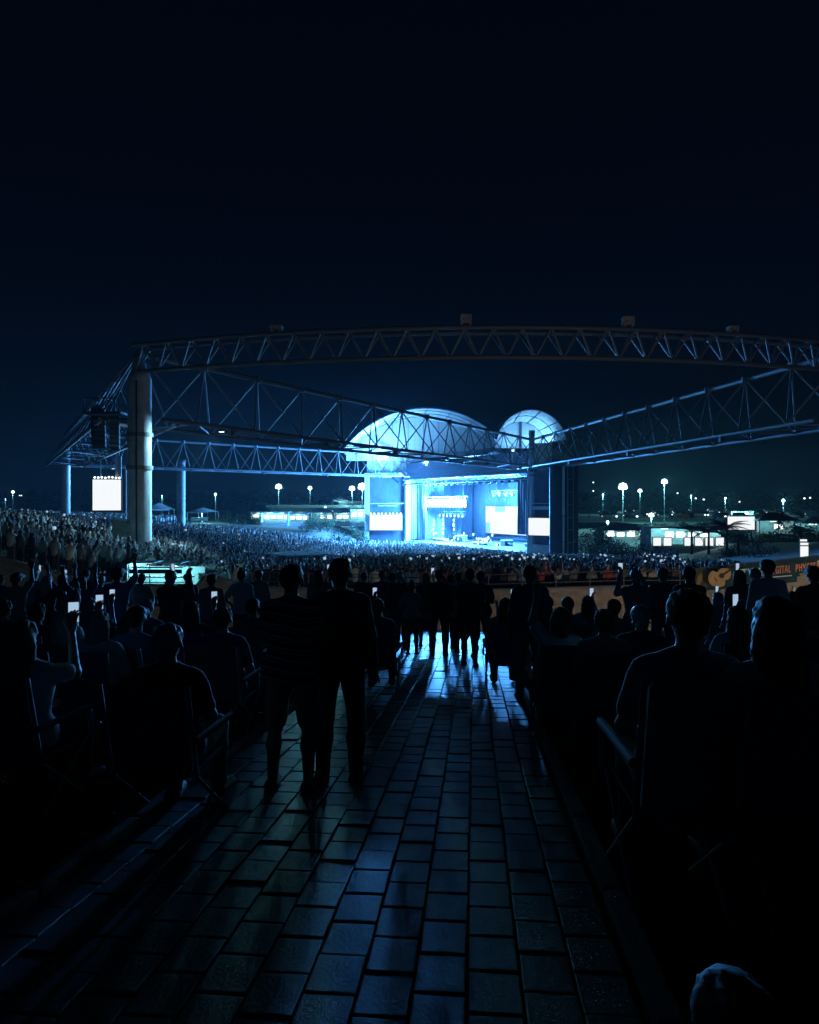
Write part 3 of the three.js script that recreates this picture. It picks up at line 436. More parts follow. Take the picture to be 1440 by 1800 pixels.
function hipRoof(w, dp, h, over = 0.4) {
  const a = w / 2 + over, b = dp / 2 + over, r = Math.max(0, a - b) * 0.9, g = new THREE.BufferGeometry();
  const q = [[-a, 0, b], [a, 0, b], [a, 0, -b], [-a, 0, -b], [-r, h, 0], [r, h, 0]], f = [[0, 1, 5], [0, 5, 4], [1, 2, 5], [2, 3, 4], [2, 4, 5], [3, 0, 4], [0, 3, 2], [0, 2, 1]];
  g.setAttribute('position', new THREE.Float32BufferAttribute(f.flat().flatMap((i) => q[i]), 3)); g.setAttribute('uv', new THREE.Float32BufferAttribute(f.flat().flatMap((i) => [q[i][0] * 0.2, q[i][2] * 0.2]), 2)); g.computeVertexNormals(); return g;
}
function stand(px, d, w, h, base, label, power, o = {}) {       // open-fronted food stand: roof, back, counter, lit sign boards
  const x = (px - 720) / F * d, g = thing(o.name ?? 'food_stand', label, o.cat ?? 'food stand', V(x, base, -d), o.turn ?? 0, o.group ?? 'food stands beyond the crowd'), dp = o.depth ?? 3;
  box(g, 'floor', [0, 0.05, -dp / 2], [w, 0.1, dp], M.concrete); box(g, 'back_wall', [0, h / 2, -dp], [w, h, 0.15], M.plaster); for (const k of [-1, 1]) box(g, 'side_wall', [k * (w / 2 - 0.06), h / 2, -dp * 0.55], [0.12, h, dp * 0.9], M.plaster);
  box(g, 'counter', [0, 0.55, -0.2], [w - 0.3, 1.0, 0.5], M.plaster);
  if (o.flat) box(g, 'roof', [0, h + 0.12, -dp / 2 + 0.3], [w + 0.8, 0.22, dp + 1.2], M.roofTile); else { const r = part(g, 'roof', hipRoof(w, dp, o.rise ?? 1.1, 0.6), o.roof ?? M.roofTile); r.position.set(0, h + 0.02, -dp / 2); }
  const n = o.signs ?? Math.max(2, Math.round(w / 1.6)); for (let i = 0; i < n; i++) { if ((i * 7 + Math.round(px)) % 5 === 0) continue; box(g, 'menu_sign', [-w / 2 + w * (i + 0.5) / n, h * 0.68, -dp + 0.12], [w / n * 0.72, h * 0.24, 0.06], M.lampGlow); }
  for (let i = 0; i < Math.max(1, Math.round(w / 4)); i++) { const lx = w * ((i + 0.5) / Math.max(1, Math.round(w / 4)) - 0.5); box(g, 'tube_lamp', [lx, h - 0.12, -dp * 0.4], [0.9, 0.08, 0.14], M.lampGlow); lamp(g, [lx, h - 0.3, -dp * 0.4], TEAL_WHITE, power, 6); }
  return g;
}
stand(482, 146, 6.0, 3.2, -3.6, 'lit food stand with a flat roof, leftmost of the far row', 26, { flat: true }); stand(522, 148, 4.6, 2.9, -3.6, 'narrow lit food stand, second of the far row', 22, { flat: true }); stand(565, 150, 5.0, 3.0, -3.5, 'food stand half hidden behind the round tree', 20); stand(606, 150, 4.4, 3.0, -3.5, 'food stand with a hipped roof, fourth of the far row', 22); stand(632, 146, 4.2, 3.8, -3.5, 'very bright food stand against the left screen tower', 60, { flat: true });
stand(452, 160, 3.4, 2.6, -3.2, 'small dim food stand at the left end of the row', 8, { flat: true });
{ // long roofed building behind the stands
  const g = thing('long_building', 'long low pale building behind the far food stands', 'building', V(-22.5, OUT, -176)); box(g, 'wall', [0, 1.7, -3], [28, 3.4, 6], M.plaster); box(g, 'roof_band', [0, 3.75, -2.6], [30, 0.7, 8], M.plaster); for (let i = 0; i < 9; i++) { box(g, 'window_frame', [-12.5 + i * 3.1, 1.8, 0.03], [1.7, 1.2, 0.1], M.darkSteel); box(g, 'window_pane', [-12.5 + i * 3.1, 1.8, 0.07], [1.5, 1.0, 0.05], i % 3 ? glowDim() : M.darkSteel); }
  function glowDim() { return M.dimWindow ??= glow(0.25, 0.5, 0.5); }
  const h = thing('pale_annex', 'pale flat-roofed annex above the far stands', 'building', V(-16, OUT, -180)); box(h, 'wall', [0, 2.4, -2], [6, 4.8, 4], M.plaster); box(h, 'parapet', [0, 4.9, -2], [6.4, 0.5, 4.4], M.white); for (const x of [-1.8, 0, 1.8]) box(h, 'window', [x, 2.8, 0.03], [0.9, 1, 0.06], M.darkSteel);
}
function tent(px, d, base, w, h, peak, label, power) {
  const g = thing('market_tent', label, 'tent', V((px - 720) / F * d, base, -d), rr(-0.2, 0.2), 'white tents beyond the crowd'); const c = part(g, 'canopy', new THREE.ConeGeometry(w * 0.72, peak, 4, 1, true).rotateY(Math.PI / 4), M.white); c.position.y = h + peak / 2;
  for (const [sx, sz] of [[-1, -1], [1, -1], [1, 1], [-1, 1]]) bar(g, 'leg', [sx * w * 0.49, 0, sz * w * 0.49], [sx * w * 0.49, h, sz * w * 0.49], 0.05, M.steel); box(g, 'valance', [0, h - 0.12, w * 0.5], [w, 0.28, 0.03], M.white); box(g, 'table', [0, 0.75, w * 0.3], [w * 0.8, 0.06, 0.7], M.white); box(g, 'table_skirt', [0, 0.38, w * 0.3 + 0.32], [w * 0.8, 0.7, 0.02], M.white);
  box(g, 'hung_lamp', [0, h - 0.1, 0], [0.35, 0.2, 0.35], M.lampGlow, USPH); lamp(g, [0, h - 0.45, 0], TEAL_WHITE, power, 6);
}
tent(281, 150, -1.9, 5.2, 2.2, 1.5, 'white tent with a bright lamp, right of the thick column', 55); tent(357, 150, -2.3, 5.0, 2.0, 1.0, 'low bright tent right of the dim column', 60); tent(598, 178, 0.2, 4, 2.2, 1.2, 'small pale tent on the roof terrace behind the stands', 10);
stand(1208, 86, 9.2, 3.1, -4.7, 'long food stand with brightly lit windows, below the palms', 30, { flat: true, signs: 6, depth: 4, group: 'food stands right of the stage' });
{ const g = thing('lit_counter', 'row of glowing window hatches along the long food stand', 'food stand', V((1210 - 720) / F * 83, -4.6, -83)); box(g, 'front_board', [0, 0.4, 0], [9, 0.8, 0.2], M.plaster); for (let i = 0; i < 7; i++) { if (i === 2) continue; box(g, 'window_frame', [-3.9 + i * 1.3, 1.45, 0], [1.16, 1.2, 0.12], M.darkSteel); box(g, 'lit_window', [-3.9 + i * 1.3, 1.45, 0.05], [0.98, 1.0, 0.06], M.screenGlow); } panelLight(g, [0, 1.45, 0.2], 8.6, 1, TEAL_WHITE, 1.6, [0, 0, 1]); }
stand(1100, 100, 6.4, 2.4, -4.9, 'kiosk with a wide hipped roof right of the black towers', 10, { rise: 1.1, roof: M.roofTile, depth: 5, group: 'food stands right of the stage' });
stand(1368, 92, 5.0, 2.8, -3.6, 'shadowed food stand with one lit board, right of the palms', 9, { group: 'food stands right of the stage' });
stand(1306, 200, 7, 2.2, OUT, 'distant kiosk with glowing eaves behind the big tent', 30, { rise: 0.9, group: 'food stands right of the stage' });
{ // big pale tent roof with the white screen
  const d = 100, g = thing('big_tent', 'big pale hipped tent roof behind the white sign screen', 'tent', V((1312 - 720) / F * d, -4.9, -d)); const r = part(g, 'canopy', hipRoof(13.5, 8, 2.0, 0.6), M.white); r.position.y = 2.65; for (const x of [-6.5, -2.2, 2.2, 6.5]) for (const z of [-4, 4]) bar(g, 'post', [x, 0, z], [x, 2.7, z], 0.09, M.steel); box(g, 'valance', [0, 2.52, 4.58], [14.6, 0.28, 0.03], M.white); for (const x of [-5, 0, 5]) { box(g, 'hung_lamp', [x, 2.4, 2], [0.3, 0.16, 0.3], M.lampGlow, USPH); lamp(g, [x, 2.0, 2], TEAL_WHITE, 12, 5); }
  const p = P(1303, 931, d - 7); const s = thing('sign_screen', 'plain white glowing sign screen in front of the big tent', 'sign', V(p.x, p.y, p.z)); const w = 47 / F * (d - 7), h = 23 / F * (d - 7); box(s, 'casing', [0, h / 2, -0.12], [w + 0.2, h + 0.2, 0.2], M.darkSteel); box(s, 'lit_face', [0, h / 2, 0], [w, h, 0.06], M.screenGlow); for (const x of [-w * 0.4, w * 0.4]) bar(s, 'leg', [x, 0, -0.1], [x, -4.9 - p.y, -0.1], 0.1, M.darkSteel); panelLight(s, [0, h / 2, 0.1], w, h, TEAL_WHITE, 5, [0, 0, 1]);
  const t = thing('pale_roof', 'pale pitched roof at the right edge of the frame', 'building', V((1440 - 720) / F * 112, -4.6, -112)); const rr2 = part(t, 'roof', hipRoof(9, 6, 1.0, 0.5), M.white); rr2.position.y = 3.0; box(t, 'wall', [0, 1.5, -1], [8.6, 3, 4], M.plaster); box(t, 'doorway', [-2, 1.1, 1.04], [1.2, 2.2, 0.06], M.darkSteel); box(t, 'eaves_lamp', [-3, 2.8, 3.2], [1.2, 0.12, 0.2], M.lampGlow); lamp(t, [-3, 2.6, 3.3], TEAL_WHITE, 14, 4); box(t, 'eaves_lamp', [0.5, 2.8, 3.2], [1.2, 0.12, 0.2], M.lampGlow);
  const q = P(1414, 980, 56), k = thing('sign_totem', 'upright white glowing totem sign behind the banner', 'sign', V(q.x, bowlY(q.x, 56), -56)); const b0 = q.y - k.position.y; box(k, 'post', [0, b0 / 2, -0.1], [0.2, b0, 0.12], M.darkSteel); box(k, 'lit_sign', [0, b0 + 0.47, 0], [0.62, 0.94, 0.1], M.screenGlow); box(k, 'lit_sign', [0, b0 + 1.14, 0], [0.62, 0.2, 0.1], M.screenGlow); box(k, 'lit_sign', [-0.06, b0 + 1.44, 0], [0.52, 0.16, 0.1], M.screenGlow); box(k, 'casing', [0, b0 + 0.78, -0.1], [0.7, 1.7, 0.08], M.black);
}
// trees: trunk, limbs, a crown of leaf-sized faces in clumps
M.leaf = mat(0.05, 0.085, 0.035, 0.8); M.leaf2 = mat(0.035, 0.065, 0.03, 0.8); M.bark = mat(0.10, 0.075, 0.055, 0.95, { map: GRAIN });
function crownGeo(R, H, clumps, per, leaf) {
  const pos = []; for (let c = 0; c < clumps; c++) { const a = rnd() * 6.283, e = Math.acos(1 - 2 * rnd()), k = 0.45 + 0.55 * Math.cbrt(rnd()), cx = R * k * Math.sin(e) * Math.cos(a), cy = H * k * Math.cos(e), cz = R * k * Math.sin(e) * Math.sin(a), cr = R * rr(0.16, 0.32);
    for (let i = 0; i < per; i++) { const u = V(rr(-1, 1), rr(-1, 1), rr(-1, 1)).multiplyScalar(cr).add(V(cx, cy, cz)), q = V(rr(-1, 1), rr(-1, 1), rr(-1, 1)).normalize().multiplyScalar(leaf), w = V(rr(-1, 1), rr(-1, 1), rr(-1, 1)).normalize().multiplyScalar(leaf * 0.6); pos.push(...xyz(u.clone().sub(q)), ...xyz(u.clone().add(w)), ...xyz(u.clone().add(q)), ...xyz(u.clone().sub(q)), ...xyz(u.clone().add(q)), ...xyz(u.clone().sub(w))); } }
  const g = new THREE.BufferGeometry(); g.setAttribute('position', new THREE.Float32BufferAttribute(pos, 3)); g.computeVertexNormals(); return g;
}
const CROWNS = [crownGeo(1, 0.7, 46, 34, 0.055), crownGeo(1, 0.85, 50, 32, 0.055), crownGeo(1, 0.55, 40, 34, 0.06)];
function tree(px, pyTop, d, r, base, label, k = 0) {
  const top = P(px, pyTop, d), g = thing('broadleaf_tree', label, 'tree', V(top.x, base, -d), rnd() * 6, 'trees round the grounds'), h = top.y - base, hy = [0.7, 0.85, 0.55][k] * r;
  part(g, 'trunk', new THREE.CylinderGeometry(0.09, 0.2, Math.max(0.6, h - hy), 8).translate(0, Math.max(0.6, h - hy) / 2, 0), M.bark); for (let i = 0; i < 5; i++) { const a = i * 1.26; bar(g, 'limb', [0, h - hy * 1.9, 0], [Math.cos(a) * r * 0.6, h - hy * (0.7 + 0.3 * (i % 2)), Math.sin(a) * r * 0.6], 0.06, M.bark); }
  const c = part(g, 'crown', CROWNS[k], k === 1 ? M.leaf2 : M.leaf); c.position.y = h - hy; c.scale.setScalar(r);
}
[[563, 903, 138, 2.7, -4.2, 'round dark tree on a thin trunk before the far stands', 0], [482, 897, 152, 3.0, -3.4, 'dark spreading tree over the leftmost far stand', 2], [625, 926, 134, 2.6, -5.4, 'dark bush-like tree at the foot of the left screen tower', 1], [595, 930, 132, 2.0, -5.4, 'small dark tree left of the tower bush', 1], [540, 918, 140, 1.6, -4.4, 'small round tree left of the round dark tree', 0], [430, 905, 150, 3.4, -3.4, 'broad dark tree left of the far stands', 2], [400, 900, 160, 3.2, -3.2, 'dark tree between the low tent and the stands', 1],
 [1046, 930, 96, 2.8, -6.0, 'dense dark tree right of the black towers', 1], [1062, 945, 92, 2.2, -6.0, 'lower dark tree beside the kiosk', 0], [1150, 925, 100, 2.6, -4.4, 'dark tree behind the globe lamp', 2], [1190, 922, 104, 3.0, -4.0, 'broad dark tree above the long food stand', 0], [1338, 952, 66, 1.6, -4.2, 'leafy dark tree in front of the shadowed stand', 1], [1390, 918, 88, 3.4, -3.6, 'large dark tree before the right edge roof', 0], [1425, 930, 80, 2.6, -3.4, 'dark tree at the right edge', 1], [1090, 952, 84, 2.4, -5.2, 'dark bushy tree in front of the kiosk', 1], [1118, 958, 80, 2.0, -5.0, 'low dark tree between the kiosk and the long stand', 0], [1075, 958, 78, 2.0, -5.6, 'low dark tree nearest the black towers', 2], [1142, 960, 76, 1.8, -4.8, 'low dark tree left of the lit hatches', 1], [1300, 950, 72, 2.0, -4.6, 'round dark tree below the sign screen', 0], [1322, 938, 80, 2.4, -4.4, 'dark tree right of the tallest palm', 1], [1265, 925, 98, 2.6, -4.2, 'dark tree behind the palms', 1], [1230, 922, 100, 2.4, -4.2, 'dark tree behind the left palm', 2]].forEach((a) => tree(...a));
const frondGeo = (() => { const pos = [], N = 14; for (let i = 0; i < N; i++) { const t = (i + 0.6) / N, x = t, y = 0.28 * t - 0.75 * t * t, l = 0.30 * Math.sin(Math.PI * (0.12 + 0.85 * t)); for (const s of [-1, 1]) pos.push(x - 0.02, y, 0, x + 0.045, y, 0, x + 0.13, y - l * 0.55, s * l); } for (let i = 0; i < 7; i++) { const a = i / 7, b = (i + 1) / 7, f = (t) => 0.28 * t - 0.75 * t * t; pos.push(a, f(a), -0.012, b, f(b), -0.012, b, f(b), 0.012, a, f(a), -0.012, b, f(b), 0.012, a, f(a), 0.012); } const g = new THREE.BufferGeometry(); g.setAttribute('position', new THREE.Float32BufferAttribute(pos, 3)); g.computeVertexNormals(); return g; })();
function palm(px, py, d, base, size, label) { const p = P(px, py, d), g = thing('palm_tree', label, 'palm tree', V(p.x, base, -d), rnd() * 6, 'palms by the long food stand'), h = p.y - base; part(g, 'trunk', new THREE.CylinderGeometry(0.11, 0.17, h, 9).translate(0, h / 2, 0), M.bark); for (let i = 0; i < 15; i++) { const f = part(g, 'frond', frondGeo, M.leaf); f.position.y = h; f.rotation.set(0, i * 2.4, rr(-0.25, 0.75)); f.scale.setScalar(size * rr(0.85, 1.15)); } }
palm(1278, 928, 76, -5, 2.2, 'tallest palm, before the white sign screen'); palm(1246, 936, 78, -5, 1.9, 'middle palm over the long food stand'); palm(1216, 933, 82, -5, 1.8, 'left palm over the long food stand'); palm(1298, 946, 70, -4.9, 1.6, 'short palm right of the tallest one'); palm(1036, 874, 210, OUT, 3, 'distant palm above the parked cars right of the towers');
{ // far woods that read as one dark band on both sides
  const n = 420, leafG = crownGeo(1, 0.9, 16, 10, 0.16), t = new THREE.InstancedMesh(leafG, M.leaf2, n), m = new THREE.Matrix4(); for (let i = 0; i < n; i++) { const px = rr(-160, 1600), d = rr(430, 620), s = rr(4, 9); m.compose(V((px - 720) / F * d, OUT + s * 0.7, -d), new THREE.Quaternion().setFromAxisAngle(UPY, rnd() * 6), V(s * 1.3, s, s * 1.3)); t.setMatrixAt(i, m); } t.name = 'treeline'; scene.add(t); tag(t, 'dark band of distant woods along the horizon', 'woods', null, 'stuff');
}
{ // parked cars: shaped body, glasshouse, wheels, added glowing spots standing in for glints
  const prof = (pts, w) => { const g = new THREE.ExtrudeGeometry(new THREE.Shape(pts.map(([a, b]) => new THREE.Vector2(a, b))), { depth: w, bevelEnabled: true, bevelSize: 0.05, bevelThickness: 0.05, bevelSegments: 1 }); g.translate(0, 0, -w / 2); return g; };
  const bodies = [prof([[-2.2, 0.35], [2.2, 0.35], [2.25, 0.75], [1.3, 0.95], [-1.6, 1.0], [-2.2, 0.9]], 1.7), prof([[-2.3, 0.4], [2.3, 0.4], [2.35, 0.95], [1.3, 1.1], [-2.2, 1.15], [-2.35, 0.9]], 1.8)], cabs = [prof([[-1.7, 0.98], [1.1, 0.94], [0.4, 1.45], [-1.1, 1.48]], 1.45), prof([[-2.2, 1.12], [1.2, 1.06], [0.6, 1.75], [-2.0, 1.78]], 1.55)];
  const paints = [[0.5, 0.5, 0.52], [0.02, 0.02, 0.025], [0.25, 0.26, 0.28], [0.3, 0.03, 0.03], [0.04, 0.08, 0.2], [0.6, 0.6, 0.58]].map(([r, g, b]) => mat(r, g, b, 0.22, { metal: 0.3 })), glass = mat(0.03, 0.04, 0.05, 0.05, { metal: 0.1 }), wheelG = new THREE.CylinderGeometry(0.33, 0.33, 0.22, 12).rotateX(Math.PI / 2);
  let k = 0; for (let row = 0; row < 11; row++) { const d = 195 + row * 21 + (row % 2) * 5; for (let i = 0; i < 13; i++) { const x = 0.27 * d + 6 + i * (d * 0.028) + rr(-0.5, 0.5); if ((x / d) * F + 720 > 1455 || rnd() < 0.16) continue; const v = Math.floor(rnd() * 2), c = thing('parked_car', 'small parked car among the rows beyond the food stands', 'car', V(x, OUT + 0.03, -d), (rnd() < 0.5 ? 1 : -1) * 1.57 + 0.35 + rr(-0.06, 0.06), 'cars in the parking lot'); part(c, 'body', bodies[v], paints[k++ % 6]); part(c, 'windows', cabs[v], glass); for (const [wx, wz] of [[-1.35, 0.8], [1.35, 0.8], [-1.35, -0.8], [1.35, -0.8]]) { const w = part(c, 'wheel', wheelG, M.black); w.position.set(wx, 0.33, wz); } if (rnd() < 0.45) for (const z of [-0.6, 0.6]) box(c, 'added_glint', [rnd() < 0.7 ? -2.32 : 2.32, 0.72, z], [0.16, 0.26, 0.42], M.lampGlow, USPH); } }  // glowing spots on some cars are added as glints
}
// ---------------------------------------------------------------- the brick path down the lawn
{
  const g = new THREE.Group(); g.name = 'brick_path'; g.userData.kind = 'structure'; scene.add(g);
  const ang = Math.atan(0.096), W = 2.7, cx = (d) => -0.75 + 0.096 * d;            // centre line drifts right as it goes down
  const bed = part(g, 'joint_sand', sheet(-W / 2 - 0.03, W / 2 + 0.03, 2, -4, 18.85, 40, (x, d) => lawnY(x, d) + 0.004), mat(0.05, 0.047, 0.042, 1, { map: GRAIN }));
  { const p = bed.geometry.attributes.position; for (let i = 0; i < p.count; i++) p.setX(i, p.getX(i) + cx(-p.getZ(i))); bed.geometry.computeVertexNormals(); }
  const bw = W / 13, bd = 0.26, gap = 0.008, variants = [];
  for (let v = 0; v < 4; v++) { const b = new RoundedBoxGeometry(bw - gap, 0.06, bd - gap, 1, 0.007); const p = b.attributes.position; for (let i = 0; i < p.count; i++) p.setY(i, p.getY(i) + 0.003 * (hash(Math.round(p.getX(i) * 50), Math.round(p.getZ(i) * 50), v) - 0.5)); b.computeVertexNormals(); variants.push(b); }
  const mats = [[0.07, 0.066, 0.064], [0.055, 0.052, 0.05], [0.088, 0.083, 0.08], [0.062, 0.058, 0.056]].map(([a, b, c]) => mat(a, b, c, 0.42, { map: GRAIN, bumpMap: GRAIN, bumpScale: 0.003 }));
  const slope = Math.atan(0.11), all = [];
  for (let r = 0; r < 86; r++) for (let c = 0; c < 13; c++) { const d = -3.6 + r * bd + (c % 2) * bd * 0.5 + 0.13, x = cx(d) - W / 2 + bw * (c + 0.5); all.push([x + rr(-0.002, 0.002), d + rr(-0.003, 0.003), rr(-0.005, 0.005), rr(-0.010, 0.010), rr(-0.008, 0.008)]); }
  const shown = all.filter(([x, d]) => d > 2.9 && Math.abs(x / d) < 0.6).sort((a, b) => a[1] - b[1]), single = new Set(shown.slice(0, 300)), rest = [];
  const q = new THREE.Quaternion(), m4 = new THREE.Matrix4();
  for (const b of all) {
    const [x, d, dy, ry, rz] = b, pos = V(x, lawnY(x, d) + 0.004 + dy, -d); q.setFromEuler(new THREE.Euler(-slope + rz * 0.5, -ang + ry, rz)); const v = Math.floor(rnd() * 4);
    if (single.has(b)) { const o = part(g, 'paver', variants[v], mats[(v + Math.floor(rnd() * 2)) % 4]); o.position.copy(pos); o.quaternion.copy(q); }
    else { m4.compose(pos, q, V(1, 1, 1)); const geo = variants[v].clone().applyMatrix4(m4); rest.push(geo); }
  }
  const o = part(g, 'paver_field', mergeGeometries(rest), mats[0]); o.userData.kind = 'stuff';
  for (const s of [-1, 1]) for (let i = 0; i < 22; i++) { const d = -3.2 + i, k = box(g, 'edging_stone', [cx(d) + s * (W / 2 + 0.09), lawnY(0, d) + 0.01, -d], [0.1, 0.1, 0.985], M.concrete, UROUND); k.rotation.set(-slope, -ang, 0, 'YXZ'); }
  // grass to both sides of the path
  const blade = new THREE.BufferGeometry(); { const pos = []; for (let i = 0; i < 7; i++) { const a = i * 0.9, r = 0.02, x = Math.cos(a) * 0.03, z = Math.sin(a) * 0.03; pos.push(x - r * 0.3, 0, z, x + r * 0.3, 0, z, x + Math.cos(a * 1.7) * 0.035, 0.06 + 0.02 * (i % 3), z + Math.sin(a * 1.7) * 0.035); } blade.setAttribute('position', new THREE.Float32BufferAttribute(pos, 3)); blade.computeVertexNormals(); }
  const n = 26000, gr = new THREE.InstancedMesh(blade, mat(0.045, 0.075, 0.025, 0.8), n); let k = 0; while (k < n) { const d = 1.6 + 16.5 * Math.pow(rnd(), 1.3), x = rr(-0.75, 0.75) * d + rr(-1, 1); if (Math.abs(x - cx(d)) < W / 2 + 0.12) continue; m4.compose(V(x, lawnY(x, d) - 0.02, -d), q.setFromAxisAngle(UPY, rnd() * 6.28), V(1, 1, 1).multiplyScalar(rr(0.7, 1.5))); gr.setMatrixAt(k++, m4); } gr.name = 'grass'; scene.add(gr); tag(gr, 'dark trodden grass of the lawn beside the path', 'grass', null, 'stuff');
}
// ---------------------------------------------------------------- people: bones with radii, joined by a smooth minimum and meshed
function meshField(bones, cell, k) {
  let lo = [1e9, 1e9, 1e9], hi = [-1e9, -1e9, -1e9];
  for (const [a, b, ra, rb] of bones) for (let c = 0; c < 3; c++) { lo[c] = Math.min(lo[c], a[c] - ra, b[c] - rb); hi[c] = Math.max(hi[c], a[c] + ra, b[c] + rb); }
  const pad = cell * 2.2, n = [0, 0, 0]; for (let c = 0; c < 3; c++) { lo[c] -= pad; n[c] = Math.ceil((hi[c] + pad - lo[c]) / cell) + 1; }
  const [nx, ny, nz] = n, f = new Float32Array(nx * ny * nz).fill(1e3);
  for (const [a, b, ra, rb] of bones) {
    const R = Math.max(ra, rb) + k + cell * 2, i0 = [], i1 = []; for (let c = 0; c < 3; c++) { i0[c] = Math.max(0, Math.floor((Math.min(a[c], b[c]) - R - lo[c]) / cell)); i1[c] = Math.min(n[c] - 1, Math.ceil((Math.max(a[c], b[c]) + R - lo[c]) / cell)); }
    const bx = b[0] - a[0], by = b[1] - a[1], bz = b[2] - a[2], L2 = bx * bx + by * by + bz * bz + 1e-9;
    for (let z = i0[2]; z <= i1[2]; z++) for (let y = i0[1]; y <= i1[1]; y++) for (let x = i0[0]; x <= i1[0]; x++) {
      const px = lo[0] + x * cell - a[0], py = lo[1] + y * cell - a[1], pz = lo[2] + z * cell - a[2]; let t = (px * bx + py * by + pz * bz) / L2; t = t < 0 ? 0 : t > 1 ? 1 : t;
      const dx = px - t * bx, dy = py - t * by, dz = pz - t * bz, d = Math.sqrt(dx * dx + dy * dy + dz * dz) - (ra + (rb - ra) * t), i = (z * ny + y) * nx + x, o = f[i];
      const h = Math.max(k - Math.abs(o - d), 0) / k; f[i] = Math.min(o, d) - h * h * k * 0.25;
    }
  }
  const id = new Int32Array(f.length).fill(-1), pos = [], idx = [], E12 = [[0, 1], [2, 3], [4, 5], [6, 7], [0, 2], [1, 3], [4, 6], [5, 7], [0, 4], [1, 5], [2, 6], [3, 7]], v8 = new Float32Array(8);
  for (let z = 0; z < nz - 1; z++) for (let y = 0; y < ny - 1; y++) for (let x = 0; x < nx - 1; x++) {
    let m = 0; const base = (z * ny + y) * nx + x; for (let q = 0; q < 8; q++) { v8[q] = f[base + (q & 1) + ((q >> 1) & 1) * nx + (q >> 2) * nx * ny]; if (v8[q] < 0) m |= 1 << q; }
    if (m === 0 || m === 255) continue;
    let sx = 0, sy = 0, sz = 0, c = 0; for (const [p, q] of E12) { if ((v8[p] < 0) === (v8[q] < 0)) continue; const t = v8[p] / (v8[p] - v8[q]); sx += (p & 1) + t * ((q & 1) - (p & 1)); sy += ((p >> 1) & 1) + t * (((q >> 1) & 1) - ((p >> 1) & 1)); sz += (p >> 2) + t * ((q >> 2) - (p >> 2)); c++; }
    id[base] = pos.length / 3; pos.push(lo[0] + (x + sx / c) * cell, lo[1] + (y + sy / c) * cell, lo[2] + (z + sz / c) * cell);
  }
  const st = [1, nx, nx * ny];
  for (let z = 1; z < nz - 1; z++) for (let y = 1; y < ny - 1; y++) for (let x = 1; x < nx - 1; x++) { const b = (z * ny + y) * nx + x, s0 = f[b] < 0; for (let ax = 0; ax < 3; ax++) { const s1 = f[b + st[ax]] < 0; if (s0 === s1) continue; const u = st[(ax + 1) % 3], v = st[(ax + 2) % 3], q = [id[b], id[b - u], id[b - u - v], id[b - v]]; if (q.some((w) => w < 0)) continue; if (s0) idx.push(q[0], q[1], q[2], q[0], q[2], q[3]); else idx.push(q[0], q[2], q[1], q[0], q[3], q[2]); } }
  const g = new THREE.BufferGeometry(); g.setAttribute('position', new THREE.Float32BufferAttribute(pos, 3)); g.setIndex(idx); g.computeVertexNormals(); return g;
}
// right hand pointing down -y, palm to -z side, thumb towards +x
function handBones(curl) {
  const b = [[[-0.02, -0.005, 0], [-0.024, -0.07, 0], 0.017, 0.016], [[0.006, -0.005, 0], [0.006, -0.075, 0], 0.018, 0.016], [[0.024, -0.01, 0], [0.028, -0.07, 0], 0.016, 0.015], [[0, 0.03, 0], [0, -0.01, 0], 0.026, 0.024]];
  [[-0.033, 0.062], [-0.011, 0.076], [0.011, 0.080], [0.032, 0.072]].forEach(([x, l], i) => { const a = [x, -0.078, 0], m = [x * 1.08, -0.078 - l * 0.5, -l * 0.28 * curl], e = [x * 1.1, -0.078 - l * (0.95 - 0.25 * curl), -l * 0.8 * curl]; b.push([a, m, 0.0095, 0.0088], [m, e, 0.0088, 0.0075]); });
  b.push([[0.028, -0.022, 0], [0.058, -0.058, -0.012], 0.013, 0.011], [[0.058, -0.058, -0.012], [0.066, -0.09, -0.022], 0.0105, 0.0085]); return b;
}
const HAND = [meshField(handBones(0.25), 0.0062, 0.008), meshField(handBones(0.9), 0.0062, 0.008)];
const headBones = (y) => [[[0, y + 0.03, 0.015], [0, y + 0.045, -0.015], 0.082, 0.082], [[0, y - 0.03, -0.03], [0, y - 0.06, -0.055], 0.058, 0.040], [[0, y - 0.10, 0.02], [0, y - 0.02, 0.01], 0.052, 0.056], [[0, y + 0.012, -0.098], [0, y - 0.022, -0.112], 0.010, 0.015], [[0, y - 0.052, -0.094], [0, y - 0.052, -0.094], 0.018, 0.018], [[-0.078, y + 0.012, 0.005], [-0.086, y - 0.012, 0], 0.014, 0.011], [[0.078, y + 0.012, 0.005], [0.086, y - 0.012, 0], 0.014, 0.011], [[-0.034, y + 0.035, -0.082], [0.034, y + 0.035, -0.082], 0.016, 0.016]];
const HEAD = meshField(headBones(0), 0.0105, 0.02);
const EYES = mergeGeometries([-1, 1].map((s) => new THREE.SphereGeometry(0.011, 8, 6).translate(s * 0.031, 0.012, -0.088)));
